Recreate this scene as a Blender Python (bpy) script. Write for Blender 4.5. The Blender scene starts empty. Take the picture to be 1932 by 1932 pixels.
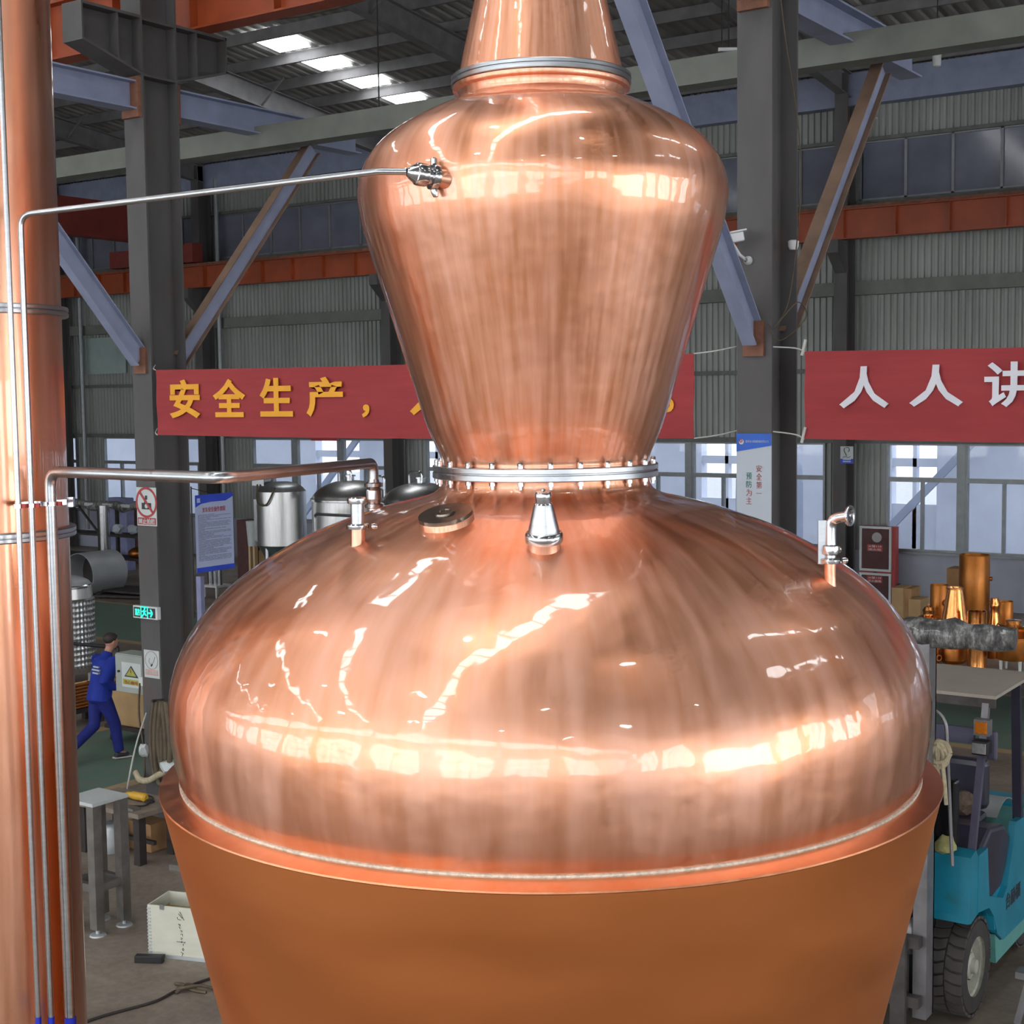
import bpy, bmesh, math, random
from mathutils import Vector, Matrix
random.seed(7)
S = bpy.context.scene
COL = S.collection
PI = math.pi

# ------------------------------------------------------------------ camera
F_PX, FRAME = 2750.0, 1932.0
YAW, PITCH, ROLL = math.radians(34.5), math.atan(217 / 2750.0), 0.0126
EYE = Vector((0.0, 0.0, 4.7))
FH = Vector((-math.sin(YAW), math.cos(YAW), 0)); R0 = Vector((math.cos(YAW), math.sin(YAW), 0)); ZUP = Vector((0, 0, 1))
FWD = math.cos(PITCH) * FH - math.sin(PITCH) * ZUP
UP0 = math.sin(PITCH) * FH + math.cos(PITCH) * ZUP
RT = math.cos(ROLL) * R0 - math.sin(ROLL) * UP0
UPV = math.cos(ROLL) * UP0 + math.sin(ROLL) * R0
cam_d = bpy.data.cameras.new('camera'); cam = bpy.data.objects.new('camera', cam_d); COL.objects.link(cam)
cam.matrix_world = Matrix(((RT.x, UPV.x, -FWD.x, EYE.x), (RT.y, UPV.y, -FWD.y, EYE.y), (RT.z, UPV.z, -FWD.z, EYE.z), (0, 0, 0, 1)))
cam_d.sensor_width = 36.0; cam_d.lens = 36.0 * F_PX / FRAME; cam_d.clip_end = 400
S.camera = cam

# surveying helpers: a sighting of the photograph turned into a point of the hall
def ray(x, y): return FWD + RT * ((x - 966) / F_PX) + UPV * ((966 - y) / F_PX)
def at(x, y, d):
    v = ray(x, y); return EYE + v * (d / v.dot(FH))
def gnd(x, y, z=0.0):
    v = ray(x, y); return EYE + v * ((z - 4.7) / v.z)
def onv(x, y, V):
    v = ray(x, y); return EYE + v * (V / v.y)
def onu(x, y, U):
    v = ray(x, y); return EYE + v * (U / v.x)

# ------------------------------------------------------------------ view, sky, large lights
S.view_settings.view_transform = 'Standard'
S.view_settings.look = 'None'
S.view_settings.gamma = 1.0
S.view_settings.use_curve_mapping = False
S.view_settings.exposure = 0.35
S.cycles.use_denoising = True
S.cycles.max_bounces = 5
S.cycles.use_adaptive_sampling = True
S.cycles.adaptive_threshold = 0.1
S.cycles.adaptive_min_samples = 12
S.cycles.diffuse_bounces = 2
S.cycles.glossy_bounces = 3
S.cycles.transparent_max_bounces = 8
S.cycles.sample_clamp_indirect = 8.0
S.cycles.caustics_reflective = True
S.cycles.caustics_refractive = False

W = bpy.data.worlds.new('overcast_sky'); S.world = W; W.use_nodes = True
wn = W.node_tree.nodes; wn.clear()
wo = wn.new('ShaderNodeOutputWorld'); wb = wn.new('ShaderNodeBackground')
wb.inputs[0].default_value = (0.90, 0.94, 1.0, 1); wb.inputs[1].default_value = 1.9
W.node_tree.links.new(wb.outputs[0], wo.inputs[0])

SKYLIGHT_STRENGTH = 9.5
WINDOW_WATTS = 215.0

def area_light(name, loc, rot, sx, sy, watts, color=(1, 1, 1)):
    l = bpy.data.lights.new(name, 'AREA'); l.shape = 'RECTANGLE'; l.size = sx; l.size_y = sy; l.energy = watts; l.color = color
    o = bpy.data.objects.new(name, l); COL.objects.link(o); o.location = loc; o.rotation_euler = rot
    return o
# daylight entering through the window bays of the front wall behind the viewpoint (one sheet of sky per bay)
FRONT_V, RIGHT_U, LEFT_U, BACK_V = -15.0, 24.0, -62.0, 31.3
FRONT_BAYS = [-52.0 + 6.65 * k for k in range(11)]
for u in FRONT_BAYS:
    area_light('daylight', (u, FRONT_V - 0.12, 3.85), (PI / 2, 0, 0), 5.0, 5.2, WINDOW_WATTS, (0.95, 0.975, 1.0))
    area_light('daylight', (u, FRONT_V - 0.12, 9.5), (PI / 2, 0, 0), 6.0, 1.6, WINDOW_WATTS * 0.35, (0.95, 0.975, 1.0))
# the open gate in the right gable wall
area_light('daylight', (RIGHT_U + 0.1, 2.0, 2.7), (PI / 2, 0, PI / 2), 9.0, 5.2, 650, (0.95, 0.975, 1.0))
# unseen tall window strips added to the same gable to brighten the dome
FILL_BAYS = [-11.5, -6.5, 9.5, 14.5, 19.5, 24.5]
for v in FILL_BAYS:
    area_light('daylight', (RIGHT_U + 0.1, v, 4.8), (PI / 2, 0, PI / 2), 3.6, 7.0, 290, (0.95, 0.975, 1.0))

# ------------------------------------------------------------------ mesh builder
OFF = {}
class MB:
    def __init__(s): s.v = []; s.f = []; s.m = []; s.uv = {}
    def add(s, vs, fs, mi=0, uvs=None):
        b = len(s.v); s.v += [Vector(p) for p in vs]
        for k, f in enumerate(fs):
            if uvs is not None: s.uv[len(s.f)] = uvs[k]
            s.f.append(tuple(i + b for i in f)); s.m.append(mi)
        return s
    def box(s, x0, x1, y0, y1, z0, z1, mi=0):
        return s.add([(x0, y0, z0), (x1, y0, z0), (x1, y1, z0), (x0, y1, z0), (x0, y0, z1), (x1, y0, z1), (x1, y1, z1), (x0, y1, z1)],
              [(0, 3, 2, 1), (4, 5, 6, 7), (0, 1, 5, 4), (1, 2, 6, 5), (2, 3, 7, 6), (3, 0, 4, 7)], mi)
    def cbox(s, c, d, mi=0, M=None):
        n = len(s.v)
        s.box(-d[0] / 2, d[0] / 2, -d[1] / 2, d[1] / 2, -d[2] / 2, d[2] / 2, mi)
        for i in range(n, len(s.v)): s.v[i] = (M @ s.v[i] if M else s.v[i]) + Vector(c)
        return s
    def beam(s, p, q, w, h, up=(0, 0, 1), mi=0):
        p, q = Vector(p), Vector(q); d = (q - p).normalized(); u = Vector(up)
        if abs(d.dot(u)) > .98: u = Vector((0, 1, 0))
        r = d.cross(u).normalized(); u = r.cross(d)
        vs = [a + r * (sx * w / 2) + u * (sz * h / 2) for a in (p, q) for sx, sz in ((-1, -1), (1, -1), (1, 1), (-1, 1))]
        return s.add(vs, [(0, 1, 2, 3), (7, 6, 5, 4), (0, 4, 5, 1), (1, 5, 6, 2), (2, 6, 7, 3), (3, 7, 4, 0)], mi)
    def ibeam(s, p, q, w, h, t=.02, up=(0, 0, 1), mi=0):
        p, q = Vector(p), Vector(q); d = (q - p).normalized(); u = Vector(up)
        r = d.cross(u).normalized(); u = r.cross(d)
        s.beam(p, q, t, h - 2 * t, up, mi)
        for sg in (-1, 1):
            o = u * (sg * (h - t) / 2); s.beam(p + o, q + o, w, t, up, mi)
        return s
    def tube(s, pts, r, seg=12, cap=True, mi=0, hollow=False):
        pts = [Vector(p) for p in pts]; n = len(pts); vs = []; fs = []
        rr = r if isinstance(r, (list, tuple)) else [r] * n
        t0 = (pts[1] - pts[0]).normalized(); a = Vector((0, 0, 1)) if abs(t0.z) < .9 else Vector((1, 0, 0))
        x = t0.cross(a).normalized()
        for i, p in enumerate(pts):
            t = (pts[min(i + 1, n - 1)] - pts[max(i - 1, 0)]).normalized()
            x = (x - t * x.dot(t)).normalized(); y = t.cross(x)
            for k in range(seg):
                an = 2 * PI * k / seg; vs.append(p + (x * math.cos(an) + y * math.sin(an)) * rr[i])
        for i in range(n - 1):
            for k in range(seg):
                fs.append((i * seg + k, i * seg + (k + 1) % seg, (i + 1) * seg + (k + 1) % seg, (i + 1) * seg + k))
        if cap: fs += [tuple(range(seg - 1, -1, -1)), tuple(range((n - 1) * seg, n * seg))]
        return s.add(vs, fs, mi)
    def lathe(s, prof, o=(0, 0, 0), ax=(0, 0, 1), seg=48, mi=0, capb=False, capt=False, seam=0.0):
        o = Vector(o); ax = Vector(ax).normalized(); a = Vector((1, 0, 0)) if abs(ax.x) < .9 else Vector((0, 1, 0))
        x = (a - ax * a.dot(ax)).normalized(); y = ax.cross(x); n = len(prof); vs = []; fs = []; uvs = []
        L = [0.0]
        for i in range(1, n): L.append(L[-1] + math.hypot(prof[i][0] - prof[i - 1][0], prof[i][1] - prof[i - 1][1]))
        for r, z in prof:
            for k in range(seg):
                an = 2 * PI * k / seg + seam; vs.append(o + ax * z + (x * math.cos(an) + y * math.sin(an)) * r)
        for i in range(n - 1):
            for k in range(seg):
                fs.append((i * seg + k, i * seg + (k + 1) % seg, (i + 1) * seg + (k + 1) % seg, (i + 1) * seg + k))
                uvs.append(((k / seg, L[i]), ((k + 1) / seg, L[i]), ((k + 1) / seg, L[i + 1]), (k / seg, L[i + 1])))
        if capb: fs.append(tuple(range(seg - 1, -1, -1))); uvs.append([(0, 0)] * seg)
        if capt: fs.append(tuple(range((n - 1) * seg, n * seg))); uvs.append([(0, 0)] * seg)
        return s.add(vs, fs, mi, uvs)
    def cyl(s, p, q, r, seg=16, mi=0):
        p, q = Vector(p), Vector(q); return s.lathe([(r, 0), (r, (q - p).length)], p, q - p, seg, mi, True, True)
    def prism(s, poly, ax, a, b, mi=0):
        # poly in the plane normal to axis ax ('x': (y,z), 'y': (x,z), 'z': (x,y)), from a to b
        def P(c, t): return {'x': (t, c[0], c[1]), 'y': (c[0], t, c[1]), 'z': (c[0], c[1], t)}[ax]
        n = len(poly)
        return s.add([P(c, a) for c in poly] + [P(c, b) for c in poly],
              [tuple(range(n - 1, -1, -1)), tuple(range(n, 2 * n))] + [(i, (i + 1) % n, (i + 1) % n + n, i + n) for i in range(n)], mi)
    def mesh(s, name, off=(0, 0, 0), smooth=35, recalc=True):
        me = bpy.data.meshes.new(name); off = Vector(off)
        me.from_pydata([v - off for v in s.v], [], s.f)
        me.polygons.foreach_set('material_index', s.m)
        if s.uv:
            l = me.uv_layers.new(name='UVMap')
            for p in me.polygons:
                if p.index in s.uv:
                    for j, li in enumerate(p.loop_indices): l.data[li].uv = s.uv[p.index][j]
        if recalc:
            bm = bmesh.new(); bm.from_mesh(me); bmesh.ops.recalc_face_normals(bm, faces=bm.faces); bm.to_mesh(me); bm.free()
        if smooth:
            me.polygons.foreach_set('use_smooth', [True] * len(me.polygons)); me.set_sharp_from_angle(angle=math.radians(smooth))
        me.update(); return me
    def build(s, name, mats, parent=None, smooth=35, label=None, cat=None, group=None, kind=None, bevel=0, local=False):
        if not isinstance(mats, (list, tuple)): mats = [mats]
        if parent is not None:
            off = Vector((0, 0, 0)) if local else OFF[parent.name]
            me = s.mesh(name, off, smooth); o = bpy.data.objects.new(name, me); o.parent = parent
            OFF_o = OFF[parent.name]
        else:
            xs = [v.x for v in s.v]; ys = [v.y for v in s.v]; zs = [v.z for v in s.v]
            off = Vector(((min(xs) + max(xs)) / 2, (min(ys) + max(ys)) / 2, min(zs)))
            me = s.mesh(name, off, smooth); o = bpy.data.objects.new(name, me); o.location = off; OFF_o = off
        for m in mats: me.materials.append(m)
        COL.objects.link(o); OFF[o.name] = OFF_o
        if bevel:
            b = o.modifiers.new('bevel', 'BEVEL'); b.width = bevel; b.segments = 2; b.limit_method = 'ANGLE'; b.angle_limit = math.radians(40)
        tag(o, label, cat, group, kind); return o
def tag(o, label=None, cat=None, group=None, kind=None):
    for k, v in (('label', label), ('category', cat), ('group', group), ('kind', kind)):
        if v: o[k] = v
    return o
def thing(name, loc, label=None, cat=None, group=None, kind=None, rotz=0):
    o = bpy.data.objects.new(name, None); o.empty_display_size = .1; COL.objects.link(o); o.location = loc; o.rotation_euler = (0, 0, rotz)
    OFF[o.name] = Vector(loc); return tag(o, label, cat, group, kind)
def share(src, parent, loc, rot=(0, 0, 0), name=None):
    o = bpy.data.objects.new(name or src.name.split('.')[0], src.data); COL.objects.link(o); o.parent = parent; o.location = loc; o.rotation_euler = rot
    OFF[o.name] = OFF[parent.name]; return o
def copy_tree(o, parent=None):
    c = o.copy(); COL.objects.link(c)
    if parent is not None: c.parent = parent
    for ch in list(o.children): copy_tree(ch, c)
    return c
def smooth_path(pts, n=8):
    pts = [Vector(p) for p in pts]; P = [pts[0] * 2 - pts[1]] + pts + [pts[-1] * 2 - pts[-2]]; out = []
    for i in range(1, len(P) - 2):
        for k in range(n):
            t = k / n; a, b, c, d = P[i - 1], P[i], P[i + 1], P[i + 2]
            out.append(.5 * ((2 * b) + (c - a) * t + (2 * a - 5 * b + 4 * c - d) * t * t + (3 * b - a - 3 * c + d) * t ** 3))
    return out + [pts[-1]]
def bend_path(pts, r, n=7):
    pts = [Vector(p) for p in pts]; out = [pts[0]]
    for i in range(1, len(pts) - 1):
        a, b, c = pts[i - 1], pts[i], pts[i + 1]; d1 = (a - b).normalized(); d2 = (c - b).normalized()
        ang = d1.angle(d2); t = min(r / max(math.tan(ang / 2), .05), (a - b).length * .48, (c - b).length * .48)
        p1, p2 = b + d1 * t, b + d2 * t
        for k in range(n + 1):
            s = k / n; out.append(p1 * (1 - s) ** 2 + b * 2 * s * (1 - s) + p2 * s * s)
    return out + [pts[-1]]
def prof_smooth(pts, n=6):
    return [(p.x, p.y) for p in smooth_path([(a, b, 0) for a, b in pts], n)]
def text_mb(body, size, bold=0.0, depth=0.002, mi=0):
    """lettering centred on the origin in the xz plane, facing -y"""
    cu = bpy.data.curves.new('t', 'FONT'); cu.body = body; cu.size = size; cu.offset = bold; cu.extrude = depth; cu.align_x = 'CENTER'; cu.resolution_u = 3
    o = bpy.data.objects.new('t', cu); COL.objects.link(o); dg = bpy.context.evaluated_depsgraph_get(); dg.update()
    me = bpy.data.meshes.new_from_object(o.evaluated_get(dg)); m = MB()
    if len(me.vertices):
        xs = [v.co.x for v in me.vertices]; ys = [v.co.y for v in me.vertices]; cx = (min(xs) + max(xs)) / 2; cy = (min(ys) + max(ys)) / 2
        m.add([(v.co.x - cx, -v.co.z, v.co.y - cy) for v in me.vertices], [tuple(p.vertices) for p in me.polygons], mi)
        m.w = max(xs) - min(xs); m.h = max(ys) - min(ys)
    bpy.data.objects.remove(o); bpy.data.curves.remove(cu); bpy.data.meshes.remove(me)
    return m
def moved(m, loc=(0, 0, 0), rotz=0, sx=1, sz=1, roll=0):
    R = Matrix.Rotation(rotz, 3, 'Z') @ Matrix.Rotation(roll, 3, 'Y')
    m.v = [R @ Vector((v.x * sx, v.y, v.z * sz)) + Vector(loc) for v in m.v]; return m

# ------------------------------------------------------------------ materials
def nodes(name):
    m = bpy.data.materials.new(name); m.use_nodes = True; nt = m.node_tree; b = nt.nodes['Principled BSDF']; return m, nt, b
def lk(nt, a, b): nt.links.new(a, b)
def ramp(nt, fac, stops):
    r = nt.nodes.new('ShaderNodeValToRGB'); e = r.color_ramp.elements
    while len(e) < len(stops): e.new(.5)
    for k, (p, c) in enumerate(stops): e[k].position = p; e[k].color = (*c, 1) if len(c) == 3 else c
    lk(nt, fac, r.inputs[0]); return r
def noise(nt, scale, detail=4, vec=None, rough=.55):
    n = nt.nodes.new('ShaderNodeTexNoise'); n.inputs['Scale'].default_value = scale; n.inputs['Detail'].default_value = detail; n.inputs['Roughness'].default_value = rough
    if vec is not None: lk(nt, vec, n.inputs['Vector'])
    return n
def mapped(nt, out='Object', scale=(1, 1, 1), loc=(0, 0, 0)):
    tc = nt.nodes.new('ShaderNodeTexCoord'); mp = nt.nodes.new('ShaderNodeMapping'); mp.inputs['Scale'].default_value = scale; mp.inputs['Location'].default_value = loc
    lk(nt, tc.outputs[out], mp.inputs[0]); return mp.outputs[0]
def bump(nt, b, h, strength, dist):
    n = nt.nodes.new('ShaderNodeBump'); n.inputs['Strength'].default_value = strength; n.inputs['Distance'].default_value = dist
    lk(nt, h, n.inputs['Height']); lk(nt, n.outputs[0], b.inputs['Normal']); return n
def col(c, f): return tuple(min(1, x * f) for x in c)
def plain(name, c, rough=.55, metal=0.0, var=.12, scale=6.0, bmp=0.0, coat=0.0, stretch=(1, 1, 1), wear=None):
    m, nt, b = nodes(name); v = mapped(nt, 'Object', stretch); n = noise(nt, scale, 5, v)
    st = [(.3, col(c, 1 - var)), (.7, col(c, 1 + var))]
    if wear: st = [(.28, wear), (.40, col(c, 1 - var)), (.75, col(c, 1 + var))]
    r = ramp(nt, n.outputs[0], st); lk(nt, r.outputs[0], b.inputs['Base Color'])
    b.inputs['Roughness'].default_value = rough; b.inputs['Metallic'].default_value = metal; b.inputs['Coat Weight'].default_value = coat; b.inputs['Coat Roughness'].default_value = .08
    if bmp: bump(nt, b, noise(nt, scale * 6, 3, v).outputs[0], bmp, .01)
    return m
def emit(name, c, s):
    m, nt, b = nodes(name); b.inputs['Base Color'].default_value = (*c, 1); b.inputs['Emission Color'].default_value = (*c, 1); b.inputs['Emission Strength'].default_value = s; b.inputs['Roughness'].default_value = .4
    n = noise(nt, 3.0); r = ramp(nt, n.outputs[0], [(.2, col(c, .9)), (.8, c)]); lk(nt, r.outputs[0], b.inputs['Emission Color']); return m
def copper(name, c1, c2, r1, r2, streak=(26, 1.6), bumpy=.25, coat=.6, coat_r=.05, fine=.5):
    """hand-polished lacquered copper: streaks run along the profile of the lathe (UV = turn, length)"""
    m, nt, b = nodes(name)
    v = mapped(nt, 'UV', (streak[0], streak[1], 1)); n = noise(nt, 2.2, 3, v, .5)
    n2 = noise(nt, 1.7, 3, mapped(nt, 'Object'))
    mx = nt.nodes.new('ShaderNodeMix'); mx.data_type = 'FLOAT'; mx.inputs[0].default_value = .4; lk(nt, n.outputs[0], mx.inputs[2]); lk(nt, n2.outputs[0], mx.inputs[3])
    r = ramp(nt, mx.outputs[0], [(.30, c1), (.68, c2)]); lk(nt, r.outputs[0], b.inputs['Base Color'])
    rr = nt.nodes.new('ShaderNodeMapRange'); rr.inputs[1].default_value = .3; rr.inputs[2].default_value = .7; rr.inputs[3].default_value = r1; rr.inputs[4].default_value = r2
    lk(nt, n.outputs[0], rr.inputs[0]); lk(nt, rr.outputs[0], b.inputs['Roughness'])
    b.inputs['Metallic'].default_value = 1.0; b.inputs['Coat Weight'].default_value = coat; b.inputs['Coat Roughness'].default_value = coat_r
    if bumpy:
        h = noise(nt, 4.2, 2.5, mapped(nt, 'Object', (1, 1, 1.3)))
        bump(nt, b, h.outputs[0], bumpy, .02)
        lk(nt, b.inputs['Normal'].links[0].from_socket, b.inputs['Coat Normal'])
    return m
M = {}
M['copper'] = copper('polished_copper', (.79, .31, .14), (.92, .52, .38), .35, .48, (48, 1.0), .30, 1.0, .045)
M['copper_column'] = copper('column_copper', (.79, .33, .165), (.91, .50, .35), .26, .38, (14, .5), .06, .8, .04)
M['copper_satin'] = copper('satin_jacket_copper', (.72, .25, .075), (.78, .285, .095), .44, .52, (5, 2.0), .03, .15, .25)
M['copper_rim'] = copper('brushed_rim_copper', (.72, .27, .12), (.84, .40, .22), .30, .42, (60, 4), 0, .2, .2)
M['copper_bright'] = copper('bright_copper', (.84, .29, .06), (.94, .44, .15), .14, .3, (8, 2), .1, .4)
M['copper_dull'] = copper('dull_copper', (.42, .14, .03), (.60, .23, .055), .35, .55, (6, 2), .1, .1)
M['steel'] = plain('stainless_steel', (.47, .49, .51), .30, 1.0, .10, 9, 0, 0, (1, 1, 8))
M['steel_bright'] = plain('polished_steel', (.58, .59, .61), .18, 1.0, .05, 6)
M['steel_brushed'] = plain('brushed_steel', (.55, .56, .57), .38, 1.0, .12, 14, .05)
M['weld'] = plain('weld_bead', (.74, .66, .55), .5, .6, .25, 60, .4)
M['red_gasket'] = plain('red_rubber', (.45, .05, .04), .6)
M['dark_glass'] = plain('dark_sight_plate', (.20, .17, .14), .18, .8, .3, 20)
M['column_paint'] = plain('grey_column_paint', (.088, .082, .082), .62, .0, .16, 2.5, .15, 0, (1, 1, .35), (.10, .07, .058))
M['steel_blue'] = plain('blue_grey_primer', (.25, .28, .40), .55, 0, .12, 3, .1)
M['reflect_brown'] = plain('brown_reflection', (.20, .125, .085), .65, 0, .2, 4)  # orange reflection on the far brace flanges, painted in as brown
M['rust'] = plain('rusty_primer', (.20, .085, .05), .75, 0, .3, 8, .3)
M['green_tube'] = plain('grey_green_tube_paint', (.155, .165, .14), .6, 0, .16, 3, .1)
M['orange'] = plain('orange_crane_paint', (.31, .055, .013), .5, 0, .16, 2.5, .08)
M['red_crane'] = plain('red_crane_paint', (.22, .035, .025), .55, 0, .15, 2.5)
M['sheet'] = plain('galvanised_wall_sheet', (.29, .305, .285), .5, .2, .14, 1.2, 0, 0, (1, 1, .3))
M['roof_sheet'] = plain('roof_sheet', (.33, .325, .31), .6, .1, .2, 1.5, 0, 0, (1, .2, 1))
M['purlin'] = plain('purlin_steel', (.19, .185, .19), .55, .2, .2, 3)
M['dado'] = plain('painted_plinth', (.34, .36, .42), .7, 0, .08, 1.5)
M['frame'] = plain('aluminium_frame', (.22, .235, .245), .4, .4, .1)
M['girt'] = plain('girt_steel', (.13, .135, .125), .6, .2, .15)
M['skylight'] = emit('daylight_sheet', (.95, .98, 1.0), SKYLIGHT_STRENGTH)
M['lamp'] = emit('lamp_glow', (1.0, .98, .94), 60.0)
M['white_paint'] = plain('white_paint', (.62, .63, .64), .5, 0, .06)
M['black'] = plain('black_plastic', (.015, .015, .017), .5, 0, .2)
M['black_gloss'] = plain('black_gloss', (.012, .012, .014), .18, 0, .2)
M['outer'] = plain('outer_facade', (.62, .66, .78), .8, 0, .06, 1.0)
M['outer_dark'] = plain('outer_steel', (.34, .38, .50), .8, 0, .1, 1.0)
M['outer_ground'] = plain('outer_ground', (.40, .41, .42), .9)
def glass_mat(name, tint, gloss):
    m, nt, b = nodes(name); nt.nodes.remove(b); out = nt.nodes['Material Output']
    t = nt.nodes.new('ShaderNodeBsdfTransparent'); g = nt.nodes.new('ShaderNodeBsdfGlossy'); g.inputs['Roughness'].default_value = .03
    n = noise(nt, 1.2); r = ramp(nt, n.outputs[0], [(.3, col(tint, .95)), (.7, tint)]); lk(nt, r.outputs[0], t.inputs[0])
    f = nt.nodes.new('ShaderNodeFresnel'); f.inputs[0].default_value = gloss
    mx = nt.nodes.new('ShaderNodeMixShader'); lk(nt, f.outputs[0], mx.inputs[0]); lk(nt, t.outputs[0], mx.inputs[1]); lk(nt, g.outputs[0], mx.inputs[2]); lk(nt, mx.outputs[0], out.inputs[0]); return m
M['glass'] = glass_mat('window_glass', (.88, .92, .97), 1.45)
M['glass_dark'] = plain('clerestory_glass', (.15, .16, .21), .12, 0, .2, .8, 0, .6)
M['glass_pale'] = plain('translucent_sheet', (.30, .38, .36), .5, 0, .15, 1.5)
# floor: worn concrete with painted walkways
def floor_mat():
    m, nt, b = nodes('factory_floor'); tc = nt.nodes.new('ShaderNodeTexCoord'); g = nt.nodes.new('ShaderNodeNewGeometry'); sp = nt.nodes.new('ShaderNodeSeparateXYZ'); lk(nt, g.outputs['Position'], sp.inputs[0])
    P = g.outputs['Position']
    n = noise(nt, .9, 8, P, .65); c = ramp(nt, n.outputs[0], [(.28, (.125, .095, .072)), (.5, (.225, .18, .145)), (.72, (.31, .265, .215))])
    n3 = noise(nt, 14, 4, P); c3 = ramp(nt, n3.outputs[0], [(.4, (.8, .8, .8)), (.6, (1, 1, 1))])
    mul = nt.nodes.new('ShaderNodeMix'); mul.data_type = 'RGBA'; mul.blend_type = 'MULTIPLY'; mul.inputs[0].default_value = .8; lk(nt, c.outputs[0], mul.inputs[6]); lk(nt, c3.outputs[0], mul.inputs[7])
    cur = mul.outputs[2]
    def math_(op, a, bb):
        k = nt.nodes.new('ShaderNodeMath'); k.operation = op
        for i, q in enumerate((a, bb)):
            if isinstance(q, (int, float)): k.inputs[i].default_value = q
            else: lk(nt, q, k.inputs[i])
        return k.outputs[0]
    def band(axis, lo, hi): return math_('MULTIPLY', math_('GREATER_THAN', sp.outputs[axis], lo), math_('LESS_THAN', sp.outputs[axis], hi))
    def over(cur, fac, color):
        k = nt.nodes.new('ShaderNodeMix'); k.data_type = 'RGBA'; lk(nt, fac, k.inputs[0]); lk(nt, cur, k.inputs[6]); k.inputs[7].default_value = (*color, 1); return k.outputs[2]
    wearn = noise(nt, 2.4, 6, P, .7); wear = ramp(nt, wearn.outputs[0], [(.30, (.35, .35, .35)), (.55, (.95, .95, .95))]).outputs[0]
    def paint(cur, fac, color): return over(cur, math_('MULTIPLY', fac, wear), color)
    GREEN, YEL = (.105, .195, .15), (.42, .29, .15)
    aisle = band(1, 19.2, 22.6); cross = math_('MULTIPLY', band(0, -16.55, -14.05), band(1, 6.0, 19.2))
    cur = paint(cur, aisle, GREEN); cur = paint(cur, cross, GREEN)
    for a, lo, hi in ((1, 18.98, 19.2), (1, 22.6, 22.75)): cur = paint(cur, band(a, lo, hi), YEL)
    for lo, hi in ((-16.75, -16.55), (-14.05, -13.85)): cur = paint(cur, math_('MULTIPLY', band(0, lo, hi), band(1, 6.0, 18.98)), YEL)
    lk(nt, cur, b.inputs['Base Color']); b.inputs['Roughness'].default_value = .55
    bump(nt, b, n3.outputs[0], .08, .01); return m
M['floor'] = floor_mat()

# ------------------------------------------------------------------ setting
MB().box(LEFT_U, RIGHT_U, FRONT_V, BACK_V, -.3, 0).build('floor', M['floor'], None, 0, 'worn concrete factory floor with green painted walkways', None, None, 'structure')
MB().box(LEFT_U, RIGHT_U, BACK_V + .4, 80, -.35, -.05).build('outside_ground', M['outer_ground'], None, 0, 'pale concrete yard outside the windows', None, None, 'structure')
EAVE, SLOPE, RIDGE_V = 11.8, .12, 9.0
def roof_z(v): return EAVE + SLOPE * (BACK_V - v) if v >= RIDGE_V else EAVE + SLOPE * (BACK_V - RIDGE_V) - SLOPE * (RIDGE_V - v)
COLS = [-58.4, -51.8, -45.4, -38.86, -32.26, -25.11, -18.7, -12.26, -5.7, .95, 7.6, 14.2, 20.8]

ceil_ = thing('ceiling', (0, 0, EAVE), 'dark corrugated factory roof with purlins, rafters and daylight panels', None, None, 'structure')
def corr(m, p0, du, n, dn, rise, pitch, depth):
    """corrugated sheet: starts at p0, n ribs along unit du, depth along dn, swept by vector rise"""
    p0, du, dn, rise = Vector(p0), Vector(du), Vector(dn), Vector(rise); pts = []
    for k in range(n):
        for t, h in ((0, 0), (.38, 0), (.5, 1), (.88, 1)): pts.append(p0 + du * ((k + t) * pitch) + dn * (h * depth))
    pts.append(p0 + du * (n * pitch)); N = len(pts)
    return m.add(pts + [q + rise for q in pts], [(i, i + 1, i + 1 + N, i + N) for i in range(N - 1)])
for (va, vb) in ((RIDGE_V, BACK_V + .3), (FRONT_V - .3, RIDGE_V)):
    m = MB(); corr(m, (LEFT_U, va, roof_z(va) + .1), (1, 0, 0), int((RIGHT_U - LEFT_U) / .3), (0, 0, 1), (0, vb - va, roof_z(vb) - roof_z(va)), .3, .05)
    m.build('roof_sheet', M['roof_sheet'], ceil_, 0)
v = FRONT_V + .5
while v < BACK_V - .3:
    MB().box(LEFT_U, RIGHT_U, v - .04, v + .04, roof_z(v) - .16, roof_z(v) + .08).build('purlin', M['purlin'], ceil_, 0); v += 1.42
for u in COLS:
    m = MB(); m.ibeam((u, RIDGE_V, roof_z(RIDGE_V) - .5), (u, BACK_V - .3, roof_z(BACK_V) - .42), .22, .52, .02)
    m.ibeam((u, RIDGE_V, roof_z(RIDGE_V) - .5), (u, FRONT_V + .3, roof_z(FRONT_V) - .42), .22, .52, .02); m.build('rafter', M['purlin'], ceil_, 0)
    for k in range(2):
        vv = 22.5 + 3.6 * k
        for sg in (-1, 1):
            MB().beam((u, vv, roof_z(vv) - .68), (u + sg * .75, vv, roof_z(vv) - .1), .04, .04).build('flange_brace', M['purlin'], ceil_, 0)
def skylight(u, v0, v1, w):
    MB().add([(u - w / 2, v0, roof_z(v0) + .04), (u + w / 2, v0, roof_z(v0) + .04), (u + w / 2, v1, roof_z(v1) + .04), (u - w / 2, v1, roof_z(v1) + .04)], [(0, 3, 2, 1)]).build('daylight_panel', M['skylight'], ceil_, 0)
for k in range(4):
    vc = FRONT_V + .5 + 1.42 * (27 + k) + .71; skylight(-23.0, vc - .5, vc + .5, .95)
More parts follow.
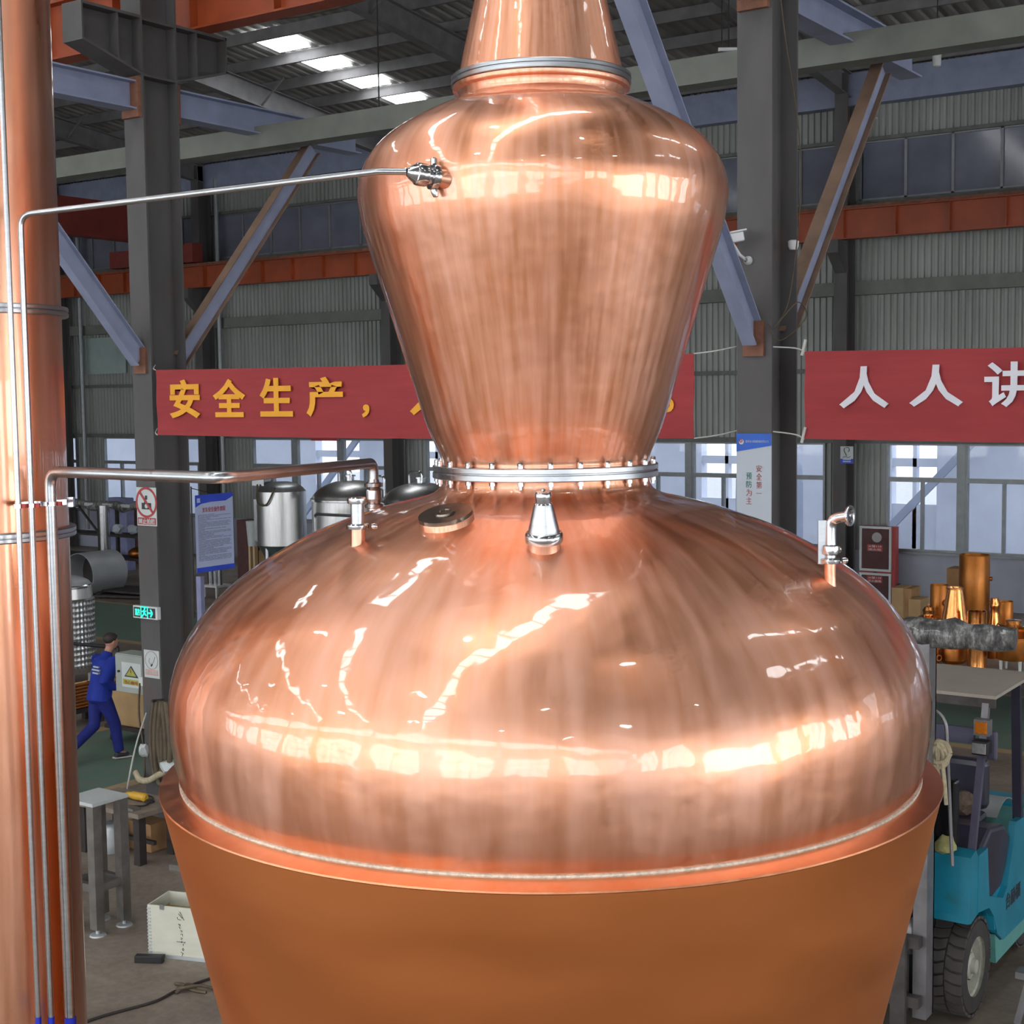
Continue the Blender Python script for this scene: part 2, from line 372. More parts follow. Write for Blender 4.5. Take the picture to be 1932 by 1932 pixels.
for u, va, vb in ((-29.6, -14.5, 7.4), (-16.35, -14.5, 7.4), (-9.7, -14.5, 7.4), (-3.05, -14.5, 7.4), (3.6, 9.64, 19.5), (10.25, 9.64, 19.5)):
    v = va
    while v < vb:
        skylight(u, v + .06, v + 1.36, .6); v += 1.42

# back wall: painted plinth, window band, corrugated sheeting, crane rail, clerestory
wall = thing('wall_back', (0, BACK_V, 0), 'corrugated steel back wall with plinth, girts and steel columns', None, None, 'structure')
MB().box(LEFT_U, RIGHT_U, BACK_V, BACK_V + .25, 0, 1.17).build('plinth', M['dado'], wall, 0)
SILL, TRANSOM, HEAD = 1.2, 2.78, 3.58
WIN = [(-50.5, 3), (-43.9, 3), (-37.45, 3), (-30.82, 3), (-24.32, 3), (-18.0, 3), (-11.43, 3), (-4.9, 3), (1.7, 3), (8.4, 3), (15.0, 3)]
MOD, MUL = 1.62, .14
edges = [LEFT_U]
for a, n in WIN: edges += [a, a + n * MOD + (n - 1) * MUL]
edges.append(RIGHT_U)
for i in range(0, len(edges), 2):
    a, b = edges[i], edges[i + 1]; n = max(1, round((b - a) / .15)); m = MB(); corr(m, (a, BACK_V + .06, 1.17), (1, 0, 0), n, (0, -1, 0), (0, 0, HEAD - 1.17), (b - a) / n, .045)
    m.build('cladding_panel', M['sheet'], wall, 0)
for i in range(len(COLS) - 1):
    a, b = COLS[i], COLS[i + 1]; n = round((b - a) / .15)
    for z0, z1 in ((HEAD, 5.2), (5.2, 7.0), (7.0, 8.87), (10.2, 12.1)):
        m = MB(); corr(m, (a, BACK_V + .06, z0), (1, 0, 0), n, (0, -1, 0), (0, 0, z1 - z0), (b - a) / n, .045); m.build('cladding_panel', M['sheet'], wall, 0)
for z, h, d in ((3.63, .12, .1), (5.2, .10, .08), (7.0, .30, .18), (8.85, .1, .14), (10.22, .08, .14)):
    MB().box(LEFT_U, RIGHT_U, BACK_V - d, BACK_V + .02, z - h / 2, z + h / 2).build('girt', M['girt'] if h < .2 else M['green_tube'], wall, 0)
MB().box(LEFT_U, RIGHT_U, BACK_V - .32, BACK_V - .02, 10.95, 11.65).build('eaves_beam', M['steel_blue'], wall, 0)
for u in COLS:
    MB().ibeam((u, BACK_V - .42, 0), (u, BACK_V - .42, 11.6), .30, .48, .02, (0, 1, 0)).build('wall_column', M['column_paint'], wall, 0)
    m = MB(); m.box(u - .14, u + .14, BACK_V - 1.15, BACK_V - .65, 7.72, 8.0); m.prism([(BACK_V - 1.15, 7.72), (BACK_V - .65, 7.72), (BACK_V - .65, 7.3)], 'x', u - .12, u + .12); m.build('wall_corbel', M['column_paint'], wall, 0)
for u in (-38.0, -31.75):
    MB().tube([(u, BACK_V - .3, .6), (u, BACK_V - .3, 11.2)], .07, 10).build('downpipe', M['white_paint'] if 0 else M['frame'], wall)
MB().box(-38.1, -36.2, BACK_V - .06, BACK_V - .03, 5.6, 6.75).build('translucent_panel', M['glass_pale'], wall, 0)
wn_ = 0
for a, n in WIN:
    wn_ += 1
    w = thing('window_%d' % wn_, (a, BACK_V, SILL), 'row of aluminium framed windows in the back wall', None, None, 'structure')
    for k in range(n):
        x0 = a + k * (MOD + MUL); x1 = x0 + MOD; m = MB(); t = .05; y0, y1 = BACK_V - .02, BACK_V + .10
        m.box(x0, x0 + t, y0, y1, SILL, HEAD).box(x1 - t, x1, y0, y1, SILL, HEAD).box(x0 + t, x1 - t, y0, y1, SILL, SILL + t).box(x0 + t, x1 - t, y0, y1, HEAD - t, HEAD).box(x0 + t, x1 - t, y0, y1, TRANSOM - .05, TRANSOM + .05)
        xm = (x0 + x1) / 2; m.box(xm - .03, xm + .03, y0, y1, SILL + t, TRANSOM - .05); m.build('window_frame', M['frame'], w, 0)
        for px0, px1, z0, z1 in ((x0 + t, xm - .03, SILL + t, TRANSOM - .05), (xm + .03, x1 - t, SILL + t, TRANSOM - .05), (x0 + t, x1 - t, TRANSOM + .05, HEAD - t)):
            MB().add([(px0, BACK_V + .04, z0), (px1, BACK_V + .04, z0), (px1, BACK_V + .04, z1), (px0, BACK_V + .04, z1)], [(0, 1, 2, 3)]).build('pane', M['glass'], w, 0)
        if k < n - 1: MB().box(x1, x1 + MUL, BACK_V - .03, BACK_V + .14, SILL - .03, HEAD).build('mullion', M['frame'], w, 0)
    MB().box(a - .05, a + n * MOD + (n - 1) * MUL + .05, BACK_V - .1, BACK_V + .2, SILL - .05, SILL).build('window_sill', M['frame'], w, 0)
for i in range(len(COLS) - 1):
    wn_ += 1; a, b = COLS[i] + .2, COLS[i + 1] - .2
    w = thing('window_%d' % wn_, (a, BACK_V, 8.9), 'long dark clerestory window high on the back wall', None, None, 'structure')
    n = 6; st = (b - a) / n
    for k in range(n):
        MB().add([(a + k * st + .03, BACK_V, 8.95), (a + (k + 1) * st - .03, BACK_V, 8.95), (a + (k + 1) * st - .03, BACK_V, 10.15), (a + k * st + .03, BACK_V, 10.15)], [(0, 1, 2, 3)]).build('pane', M['glass_dark'], w, 0)
    m = MB()
    for k in range(n + 1): m.box(a + k * st - .03, a + k * st + .03, BACK_V - .05, BACK_V + .04, 8.9, 10.2)
    m.box(a, b, BACK_V - .05, BACK_V + .04, 8.9, 8.95).box(a, b, BACK_V - .05, BACK_V + .04, 10.15, 10.2); m.build('window_frame', M['frame'], w, 0)
for u in COLS: MB().box(u - .25, u + .25, BACK_V, BACK_V + .06, 8.8, 10.3).build('pier', M['sheet'], wall, 0)
# the other walls of the hall (behind and beside the viewpoint)
m = MB(); corr(m, (LEFT_U, FRONT_V, 6.5), (1, 0, 0), 280, (0, 1, 0), (0, 0, 2.1), (RIGHT_U - LEFT_U) / 280, .05); corr(m, (LEFT_U, FRONT_V, 10.4), (1, 0, 0), 280, (0, 1, 0), (0, 0, 1.6), (RIGHT_U - LEFT_U) / 280, .05)
m.box(LEFT_U, RIGHT_U, FRONT_V - .2, FRONT_V, 0, 1.2)
for u in FRONT_BAYS: m.box(u - 3.33 - .8, u - 2.55, FRONT_V - .1, FRONT_V + .02, 1.2, 6.5); m.box(u - 3.4, u - 3.0, FRONT_V - .1, FRONT_V + .02, 8.5, 10.5)
m.build('wall_front', M['sheet'], None, 0, 'corrugated front wall with window bays behind the viewpoint', None, None, 'structure')
wf = 0
for u in FRONT_BAYS:
    wn_ += 1; m = MB()
    for k in range(5): m.box(u - 2.55 + k * 1.275 - .05, u - 2.55 + k * 1.275 + .05, FRONT_V - .06, FRONT_V + .03, 1.2, 6.5)
    for z in (1.2, 3.0, 4.8, 6.45): m.box(u - 2.55, u + 2.55, FRONT_V - .06, FRONT_V + .03, z - .05, z + .05)
    m.build('window_%d' % wn_, M['frame'], None, 0, 'window bay in the front wall behind the viewpoint', None, None, 'structure')
m = MB(); corr(m, (LEFT_U, FRONT_V, 0), (0, 1, 0), 150, (1, 0, 0), (0, 0, 14.6), (BACK_V - FRONT_V) / 150, .05); m.build('wall_left', M['sheet'], None, 0, 'corrugated gable wall at the far left end', None, None, 'structure')
m = MB(); spans = sorted([(v - 1.8, v + 1.8, 1.3, 8.3) for v in FILL_BAYS] + [(-2.5, 6.5, 0, 5.3)]); cur = FRONT_V
for a, b, z0, z1 in spans + [(BACK_V, BACK_V, 0, 0)]:
    if a > cur: n = max(1, round((a - cur) / .3)); corr(m, (RIGHT_U, cur, 0), (0, 1, 0), n, (-1, 0, 0), (0, 0, 14.6), (a - cur) / n, .05)
    if b > a:
        n = round((b - a) / .3); corr(m, (RIGHT_U, a, z1), (0, 1, 0), n, (-1, 0, 0), (0, 0, 14.6 - z1), (b - a) / n, .05)
        if z0 > 0: corr(m, (RIGHT_U, a, 0), (0, 1, 0), n, (-1, 0, 0), (0, 0, z0), (b - a) / n, .05)
    cur = b
m.build('wall_right', M['sheet'], None, 0, 'corrugated gable wall with an open gate at the right end', None, None, 'structure')

for v in FILL_BAYS:
    wn_ += 1; m = MB()
    for k in range(4): m.box(RIGHT_U - .06, RIGHT_U + .03, v - 1.8 + k * 1.2 - .05, v - 1.8 + k * 1.2 + .05, 1.3, 8.3)
    for z in (1.3, 3.6, 6.0, 8.25): m.box(RIGHT_U - .06, RIGHT_U + .03, v - 1.8, v + 1.8, z - .05, z + .05)
    m.build('window_%d' % wn_, M['frame'], None, 0, 'unseen tall window strip added to the right gable wall to brighten the dome', None, None, 'structure')

# neighbouring hall seen through the windows
nb = thing('neighbouring_hall', (-20, 42, 0), 'pale blue-grey open-sided hall across the yard outside the windows', 'building')
x = -70.0
k = 0
while x < 20:
    w_ = random.uniform(2.6, 4.6); MB().box(x, x + w_, 42, 42.4, -.05, 9.5).build('facade_panel', M['outer'], nb, 0)
    g = random.uniform(1.3, 2.4)
    MB().box(x + w_, x + w_ + g, 42.05, 42.3, 2.5, 2.75).build('rail', M['outer'], nb, 0); MB().box(x + w_ + g / 2 - .06, x + w_ + g / 2 + .06, 42.05, 42.3, -.05, 9.4).build('post', M['outer'], nb, 0)
    MB().box(x + w_, x + w_ + g, 42.05, 42.35, -.05, 1.4).build('apron', M['outer'], nb, 0)
    if k % 2 == 0: MB().beam((x + w_ - .4, 41.6, .2), (x + w_ + 3.6, 41.6, 4.4), .14, .22).build('brace', M['outer_dark'], nb, 0)
    x += w_ + g; k += 1
MB().box(-70, 22, 42, 42.4, 4.2, 9.5).build('upper_panel', M['outer'], nb, 0)
for i, (u, y, r, h) in enumerate(((-16.6, 36.5, .9, 3.4), (-8.1, 36.0, 1.0, 3.3), (-36.0, 36.4, .8, 2.4), (-26.6, 36.6, .9, 2.2))):
    t = MB().lathe(prof_smooth([(r, 0), (r, h * .72), (r * .86, h * .86), (r * .45, h * .97), (.05, h)], 4), (u, y, -.05), seg=24); t.build('outdoor_tank', M['outer_dark'], None, 40, ['blurred blue-grey tank outside the window next to the hanging banner', 'blurred blue-grey tank outside the rightmost window', 'blurred blue-grey tank outside the window near the left column', 'blurred blue-grey tank outside the window behind the domed tanks'][i], 'tank', 'tanks standing in the yard')
# ------------------------------------------------------------------ interior columns and crane
def hall_column(u, v, label, braces=True):
    c = thing('steel_column', (u, v, 0), label, 'column', 'row of inner steel columns')
    MB().ibeam((u, v, 0), (u, v, 13.4), .30, .50, .022, (0, 1, 0)).build('shaft', M['column_paint'], c, 0)
    MB().box(u - .3, u + .3, v - .4, v + .4, 0, .03).build('base_plate', M['rust'], c, 0)
    for sg in (-1, 1):      # corbels carry the crane runway beams
        y0, y1 = v + sg * .25, v + sg * 1.0
        m = MB(); m.box(u - .15, u + .15, min(y0, y1), max(y0, y1), 8.72, 8.75); m.box(u - .012, u + .012, min(y0, y1), max(y0, y1), 8.36, 8.72)
        m.prism([(y0, 8.14), (y1, 8.36), (y1, 8.72), (y0, 8.72)], 'x', u - .01, u + .01); m.beam((u, y0, 8.15), (u, y1, 8.37), .30, .025); m.box(u - .15, u + .15, y1 - .02, y1 + .0, 8.36, 8.75)
        m.box(u - .14, u + .14, v + sg * .55 - .01, v + sg * .55 + .01, 8.25, 8.72); m.build('corbel', M['column_paint'], c, 0)
    m = MB()
    for z in (8.14, 8.72):
        for sx in (-1, 1): m.box(min(u + sx * .012, u + sx * .15), max(u + sx * .012, u + sx * .15), v - .23, v + .23, z - .012, z + .012)
    m.build('stiffener', M['column_paint'], c, 0)
    for sg in (-1, 1):
        MB().ibeam((u, v + sg * .26, 7.93), (u, v + sg * 3.35, 7.93), .22, .30, .018).build('bracket_beam', M['steel_blue'], c, 0)
        m = MB(); p, q = (u, v + sg * .27, 5.15), (u, v + sg * 2.55, 7.76)
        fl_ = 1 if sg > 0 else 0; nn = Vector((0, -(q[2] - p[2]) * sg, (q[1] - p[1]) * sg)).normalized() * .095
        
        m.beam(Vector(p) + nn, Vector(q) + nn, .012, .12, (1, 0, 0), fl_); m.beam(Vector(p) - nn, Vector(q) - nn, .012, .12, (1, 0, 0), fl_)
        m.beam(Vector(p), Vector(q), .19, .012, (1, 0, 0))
        m.build('knee_brace', [M['steel_blue'], M['reflect_brown']], c, 0)
        MB().box(u - .09, u + .09, min(v + sg * .25, v + sg * .28), max(v + sg * .25, v + sg * .28), 5.0, 5.28).build('gusset', M['rust'], c, 0)
        MB().box(u - .13, u + .13, min(v + sg * .25, v + sg * .30), max(v + sg * .25, v + sg * .30), 7.70, 8.12).build('end_plate', M['rust'], c, 0)
    return c
V_ROW = 11.0
CL, CR = -12.2, -5.02
hall_column(CL, V_ROW, 'dark grey steel column carrying the no-photography sign')
hall_column(CR, V_ROW, 'dark grey steel column with the hanging blue-topped safety banner')
for u in (-18.9, -25.6, 1.7, 8.4):
    hall_column(u, V_ROW, 'dark grey steel column of the inner row outside the view')
MB().box(-60, 20, 12.55, 12.8, 7.62, 7.87).build('tie_beam', M['green_tube'], None, 0, 'grey-green square tube running behind the inner columns under the roof', 'beam')
def runway(name, y, label, z0, z1, x0, x1, st):
    r = thing(name, ((x0 + x1) / 2, y, z0), label, 'crane beam', 'crane runway beams')
    MB().ibeam((x0, y, (z0 + z1) / 2), (x1, y, (z0 + z1) / 2), .26, z1 - z0, .022).build('girder', M['orange'], r, 0)
    x = x0 + .4
    while x < x1:
        MB().box(x - .008, x + .008, y - .125, y + .125, z0 + .022, z1 - .022).build('web_stiffener', M['orange'], r, 0); x += st
    MB().box(x0, x1, y - .035, y + .035, z1, z1 + .08).build('rail', M['rust'], r, 0)
runway('crane_runway_beam', V_ROW + .62, 'near orange crane runway beam on the column corbels', 8.75, 9.42, -40, 15, 1.25)
runway('crane_runway_beam', BACK_V - .92, 'far orange crane runway beam along the back wall', 8.0, 8.64, -55, 20, 1.15)
br = thing('bridge_crane', (-33.2, 21, 8.72), 'dark red overhead bridge crane spanning to the back wall', 'crane')
MB().box(-33.45, -32.95, V_ROW + .85, BACK_V - .75, 9.32, 10.35).build('bridge_girder', M['red_crane'], br, 0)
for y in (V_ROW + .62, BACK_V - .92):
    z = 9.52 if y < 20 else 8.74
    MB().box(-35.6, -32.3, y - .15, y + .15, z + .02, z + .52).build('end_truck', M['red_crane'], br, 0)
    for x in (-35.2, -32.7): MB().cyl((x, y - .08, z + .16), (x, y + .08, z + .16), .16).build('wheel', M['black'], br)
MB().box(-32.3, -31.95, BACK_V - 1.1, BACK_V - .7, 8.75, 9.3).build('motor_box', M['red_crane'], br, 0)
# high-bay lamps
k = 0
for u in (-25.3, -18.6, -12.0, -5.4, 1.3, 8.0):
    for v in (-10.0, -4.0, 2.0):
        L_ = thing('high_bay_lamp', (u + 1.2, v, roof_z(v) - 1.3), 'round high-bay lamp hanging behind the viewpoint', 'lamp', 'high-bay lamps'); z = roof_z(v) - 1.3
        MB().lathe([(.06, .34), (.09, .30), (.12, .16), (.26, .02), (.26, 0), (.24, 0)], (u + 1.2, v, z), seg=20).build('shade', M['steel_brushed'], L_)
        MB().lathe([(.001, .012), (.235, .012), (.235, .02), (.001, .02)], (u + 1.2, v, z), seg=20).build('diffuser', M['lamp'], L_)
        MB().tube([(u + 1.2, v, z + .33), (u + 1.2, v, z + 1.2)], .012, 6).build('hanger', M['black'], L_)
p = at(716, 245, 21.0)
L_ = thing('high_bay_lamp', p, 'white high-bay lamp just left of the copper head', 'lamp', 'high-bay lamps')
MB().lathe([(.03, .3), (.05, .16), (.20, .03), (.21, 0), (.2, 0)], p, seg=20).build('shade', M['white_paint'], L_); MB().lathe([(.001, .01), (.19, .01)], p, seg=20).build('diffuser', M['lamp'], L_)
MB().tube([p + Vector((0, 0, .3)), (p.x, p.y, roof_z(p.y))], .01, 6).build('hanger', M['black'], L_)

# ------------------------------------------------------------------ the copper pot still
AX = Vector((-2.846, 4.354, 0)); LEV = 0
still = thing('pot_still', (AX.x, AX.y, 0), 'huge polished copper pot still with bulbous head and tapered jacket', 'still')
SEAM = math.radians(55)
def turned(prof, name, mat, seg=160, parent=still, **k):
    return MB().lathe(prof, (AX.x, AX.y, 0), seg=seg, seam=SEAM, **k).build(name, mat, parent, 28)
turned([(.02, 1.28), (.5, 1.33), (.85, 1.45), (.95, 1.58), (1.0, 1.75)] + [(1.0 + (1.372 - 1.0) * t, 1.75 + (3.362 - 1.75) * t) for t in [i / 12 for i in range(1, 13)]], 'jacket', M['copper_satin'])
turned([(1.372, 3.362), (1.376, 3.366), (1.374, 3.371), (1.30, 3.385), (1.28, 3.386)], 'rim', M['copper_rim'])
turned([(1.300 + .007 * math.cos(a), 3.388 + .007 * math.sin(a)) for a in [2 * PI * i / 8 for i in range(9)]], 'weld_bead', M['weld'])
dome = turned(prof_smooth([(1.296, 3.383), (1.316, 3.446), (1.329, 3.53), (1.336, 3.62), (1.332, 3.70), (1.312, 3.785), (1.270, 3.875), (1.195, 3.98), (1.10, 4.065), (1.0, 4.135), (.88, 4.203), (.794, 4.242), (.692, 4.279), (.592, 4.311), (.494, 4.336), (.43, 4.351), (.393, 4.367), (.376, 4.387), (.371, 4.418)], 6), 'dome', M['copper'])
fl = turned([(.36, 4.417), (.399, 4.417), (.402, 4.420), (.402, 4.436), (.399, 4.439), (.394, 4.439), (.394, 4.442), (.399, 4.442), (.402, 4.445), (.402, 4.459), (.399, 4.462), (.36, 4.462)], 'flange', M['steel'])
b0 = MB().lathe([(.001, .02), (.008, .02), (.010, .015), (.010, 0), (.006, 0), (.006, -.047), (.0105, -.047), (.0105, -.058), (.006, -.058), (.006, -.07), (.001, -.07)], seg=8).build('bolt', M['steel_bright'], fl, 30, local=True)
for k in range(24):
    a = 2 * PI * k / 24 + .1; L = (.386 * math.cos(a), .386 * math.sin(a), 4.462)
    if k == 0: b0.location = L
    else: share(b0, fl, L, name='bolt')
turned(prof_smooth([(.369, 4.462), (.373, 4.49), (.421, 4.605), (.479, 4.791), (.545, 5.005), (.604, 5.195), (.632, 5.29), (.645, 5.36), (.649, 5.40), (.645, 5.445), (.622, 5.51), (.581, 5.568), (.527, 5.614), (.45, 5.660), (.38, 5.694), (.32, 5.719), (.288, 5.734)], 6), 'head', M['copper'])
turned([(.289, 5.728), (.287, 5.745), (.292, 5.760), (.309, 5.764), (.311, 5.768), (.311, 5.778), (.28, 5.779)], 'neck_collar', M['copper'])
turned([(.28, 5.780), (.312, 5.780), (.315, 5.783), (.315, 5.794), (.310, 5.796), (.310, 5.798), (.315, 5.800), (.315, 5.810), (.312, 5.813), (.28, 5.813)], 'clamp_ring', M['steel'])
turned([(.290, 5.813), (.287, 5.826), (.230, 6.075), (.185, 6.35), (.155, 6.7), (.15, 7.0)], 'swan_neck', M['copper'])
m = MB()
for k in range(4):
    a = PI / 4 + PI / 2 * k; m = MB(); x, y = AX.x + .8 * math.cos(a), AX.y + .8 * math.sin(a)
    m.tube([(x, y, 0), (x, y, 1.55)], .07, 14).lathe([(.14, 0), (.14, .03), (.07, .04)], (x, y, 0), seg=16, capb=True); m.build('leg', M['steel_brushed'], still)
# fittings on the dome
def ferrule_stack(name, base, ax, prof, mat, parent=still, seg=24):
    return MB().lathe(prof, base, ax, seg=seg).build(name, mat, parent, 35)
# sight plate
b = Vector((-2.818, 3.735, 4.285)); n = Vector((.02, -.30, .95)).normalized()
ferrule_stack('sight_port', b, n, [(.104, -.06), (.096, -.02), (.090, -.008), (.090, .034), (.088, .037), (.07, .037)], M['copper'])
sg = ferrule_stack('sight_plate', b, n, [(.089, .037), (.0885, .049), (.04, .050), (.036, .050), (.034, .056), (.020, .056), (.018, .052), (.001, .052)], M['dark_glass'])
# relief valve
b = Vector((-2.42, 3.692, 4.235)); n = Vector((.10, -.17, 1)).normalized()
rv = ferrule_stack('relief_valve', b, n, [(.052, -.02), (.049, .012), (.049, .024)], M['copper'])
ferrule_stack('valve_clamp', b, n, [(.049, .024), (.056, .026), (.058, .034), (.058, .050), (.054, .056), (.050, .058)], M['steel_bright'], rv)
ferrule_stack('valve_cone', b, n, [(.050, .056), (.047, .064), (.046, .070), (.030, .138), (.0275, .146)], M['steel'], rv)
ferrule_stack('valve_cap', b, n, [(.0275, .146), (.0235, .150), (.0235, .164), (.025, .166), (.025, .178), (.021, .184), (.008, .187), (.006, .192), (.001, .193)], M['steel_bright'], rv)
# capped stub on the left of the dome
b = Vector((-3.061, 3.575, 4.215)); n = Vector((0, 0, 1))
st = ferrule_stack('copper_stub', b, n, [(.026, 0), (.023, .02), (.022, .068)], M['copper'])
ferrule_stack('stub_clamp', b, n, [(.022, .066), (.036, .068), (.037, .074), (.037, .080), (.034, .084), (.022, .085)], M['steel_bright'], st)
ferrule_stack('stub_tube', b, n, [(.0215, .085), (.0215, .150)], M['steel'], st)
ferrule_stack('stub_cap', b, n, [(.0215, .148), (.031, .150), (.032, .156), (.032, .166), (.029, .170), (.001, .171)], M['steel_bright'], st)
MB().lathe([(.001, 0), (.009, .002), (.011, .012), (.007, .02), (.001, .022)], b + Vector((.036, .025, .075)), (1, .6, 0), 12).build('wing_nut', M['steel_bright'], st)
# ball valve with open elbow on the right of the dome
b = Vector((-1.789, 4.397, 4.075))
ev = ferrule_stack('valve_stub', b, n, [(.021, 0), (.019, .02), (.019, .082)], M['copper'])
ferrule_stack('valve_clamp', b, n, [(.019, .080), (.032, .082), (.033, .088), (.033, .094), (.030, .098), (.019, .100)], M['steel_bright'], ev)
ferrule_stack('valve_body', b, n, [(.019, .098), (.019, .108), (.028, .112), (.030, .124), (.028, .138), (.019, .142), (.019, .150)], M['steel_bright'], ev)
e0 = b + Vector((0, 0, .15)); dr = (R0 * .80 - FH * .60).normalized()
MB().tube(bend_path([e0, b + Vector((0, 0, .225)), b + Vector((0, 0, .225)) + dr * .062 + Vector((0, 0, .012))], .05), .0185, 16).build('elbow', M['steel_bright'], ev)
ec = b + Vector((0, 0, .225)) + dr * .058 + Vector((0, 0, .012))
ferrule_stack('ferrule', ec, dr, [(.0185, 0), (.033, .004), (.034, .008), (.033, .012), (.024, .012), (.021, .010), (.019, .0), (.001, -.004)], M['steel_bright'], ev)
hb = b + Vector((0, 0, .165)) - R0 * .026
MB().beam(hb - Vector((0, 0, .085)), hb + Vector((0, 0, .055)), .006, .026, tuple(R0)).build('valve_lever', M['steel'], ev, 0)
MB().cyl(b + Vector((0, 0, .125)) - R0 * .026, b + Vector((0, 0, .125)) + R0 * .034, .010, 10).build('valve_spindle', M['steel_bright'], ev)
MB().lathe([(.001, 0), (.010, .002), (.012, .012), (.007, .02), (.001, .022)], b + R0 * .036 + Vector((0, 0, .09)), tuple(R0), 12).build('wing_nut', M['steel_bright'], ev)
# nozzle on the head
hn = Vector((-2.803, 3.709, 5.387)); hd = (hn - Vector((AX.x, AX.y, hn.z))); hd.z = 0; hd.normalize(); hd2 = (hd * .62 - R0 * .75 + Vector((0, 0, .14))).normalized()
nz = ferrule_stack('head_nozzle', hn - hd2 * .02, hd2, [(.034, 0), (.030, .02), (.028, .032)], M['copper'])
ferrule_stack('nozzle_clamp', hn, hd2, [(.026, .012), (.040, .014), (.042, .020), (.042, .030), (.040, .036), (.028, .038), (.028, .048), (.034, .050)], M['steel_bright'], nz)
ferrule_stack('nozzle_reducer', hn, hd2, [(.034, .050), (.036, .054), (.036, .082), (.034, .086), (.030, .088), (.022, .104), (.0105, .118)], M['steel_bright'], nz)
tq = hn + hd2 * .024; MB().lathe([(.001, 0), (.013, 0), (.013, .012), (.008, .026), (.001, .028)], tq - Vector((0, 0, .036)), (0.2, 0, -1), 12).build('wing_nut', M['steel_bright'], nz)
MB().lathe([(.011, 0), (.011, .02), (.006, .024), (.001, .024)], tq + Vector((0, 0, .036)), (0, 0, 1), 12).build('clamp_bolt', M['steel_bright'], nz)

# ------------------------------------------------------------------ copper column at the left with its pipes
cx = Vector((-4.592, 3.275, 0)); CRD = .30
cc = thing('copper_column', cx, 'tall shiny copper distillation column at the left edge', 'column')
def on_col(px, py): return at(px, py, 5.25).z
zc1, zc2 = on_col(60, 587), on_col(60, 1006)
segs = [(.35, zc2 - .012), (zc2 + .012, zc1 - .012), (zc1 + .012, 7.2)]
for z0, z1 in segs: MB().lathe([(CRD, z0), (CRD, z0 + (z1 - z0) * .33), (CRD, z0 + (z1 - z0) * .66), (CRD, z1)], cx, seg=96, seam=math.radians(60)).build('shell', M['copper_column'], cc, 30)
for z in (zc1, zc2): MB().lathe([(.29, z - .018), (.322, z - .018), (.325, z - .014), (.325, z - .003), (.320, z - .001), (.320, z + .001), (.325, z + .003), (.325, z + .014), (.322, z + .018), (.29, z + .018)], cx, seg=72).build('clamp_ring', M['steel'], cc, 30)
for k in range(3):
    a = 2 * PI * k / 3; MB().tube([cx + Vector((.22 * math.cos(a), .22 * math.sin(a), 0)), cx + Vector((.22 * math.cos(a), .22 * math.sin(a), .4))], .05, 12).build('leg', M['steel_brushed'], cc)
def vert(px, py, d): q = at(px, py, d); return q.x, q.y
xA, yA = vert(38, 1050, 4.96); xB, yB = vert(61, 1000, 4.98); xC, yC = vert(98, 1000, 5.06)
pa = thing('thin_pipe', (xA, yA, .4), 'thin stainless pipe standing leftmost in front of the copper column', 'pipe', 'pipes beside the copper column')
MB().tube([(xA, yA, .4), (xA, yA, 6.9)], .0095, 14).build('tube', M['steel'], pa)
pb = thing('thin_pipe', (xB, yB, .4), 'thin stainless pipe from the copper column up to the bulbous head', 'pipe', 'pipes beside the copper column')
zB = at(38, 405, 4.98).z; endB = hn + hd2 * .118
MB().tube(bend_path([(xB, yB, .4), (xB, yB, zB), endB - R0 * .09 + Vector((0, 0, .002)), endB], .05), .0105, 14).build('tube', M['steel'], pb)
pc = thing('thick_pipe', (xC, yC, .4), 'thick stainless vapour pipe bending over to the dome', 'pipe', 'pipes beside the copper column')
zC = 4.462; kC = at(415, 899, 4.5); eC = at(704, 872, 5.42); vC = at(708, 955, 5.42)
MB().tube(bend_path([(xC, yC, .4), (xC, yC, zC), (kC.x, kC.y, zC), (eC.x, eC.y, zC), (eC.x, eC.y, zC - .07)], .055, 8), .0195, 20).build('tube', M['steel'], pc)
fb = Vector((eC.x, eC.y, 4.262))
ferrule_stack('pipe_valve', fb, (0, 0, 1), [(.024, 0), (.024, .03), (.034, .034), (.035, .045), (.024, .050), (.026, .06), (.031, .066), (.031, .098), (.026, .104), (.022, .108), (.034, .112), (.035, .124), (.022, .128), (.020, .14)], M['steel_bright'], pc)
for z, dz in ((at(60, 953, 5.0).z, 0),):
    bk = thing('pipe_bracket', (xC, yC, z), 'steel bracket bar clamping the three pipes beside the copper column', 'bracket')
    p0 = at(24, 956, 5.0); p1 = at(128, 950, 5.12); p0.z = p1.z = z
    off = FH * .022
    MB().beam(p0 + off, p1 + off, .006, .018).build('bar', M['steel_bright'], bk, 0)
    MB().cbox(p1 + off, (.03, .02, .034), M=Matrix.Rotation(YAW, 3, 'Z')).build('end_block', M['steel_bright'], bk, 0)
    for (x, y, r) in ((xA, yA, .0095), (xB, yB, .0105), (xC, yC, .0195)):
        MB().lathe([(r + .001, -.007), (r + .006, -.007), (r + .006, .007), (r + .001, .007)], (x, y, z), seg=20).build('pipe_clamp', M['steel_bright'], bk)
        q = Vector((x, y, z)) + R0 * (r + .012); MB().cbox(q, (.012, .016, .014), M=Matrix.Rotation(YAW, 3, 'Z')).build('gasket', M['red_gasket'], bk, 0)
for (x, y, r, dd) in ((xA, yA, .0095, 4.96), (xB, yB, .0105, 4.98), (xC, yC, .0195, 5.06)):
    zt = at(90, 1918, dd).z; par = pa if r == .0095 else pb if r == .0105 else pc
    MB().lathe([(r + .0008, -.05), (r + .0012, 0)], (x, y, zt), seg=16).build('blue_tape', plain('blue_tape_%d' % int(r * 10000), (.01, .03, .55), .4) if 'tape' not in M else M['tape'], par)
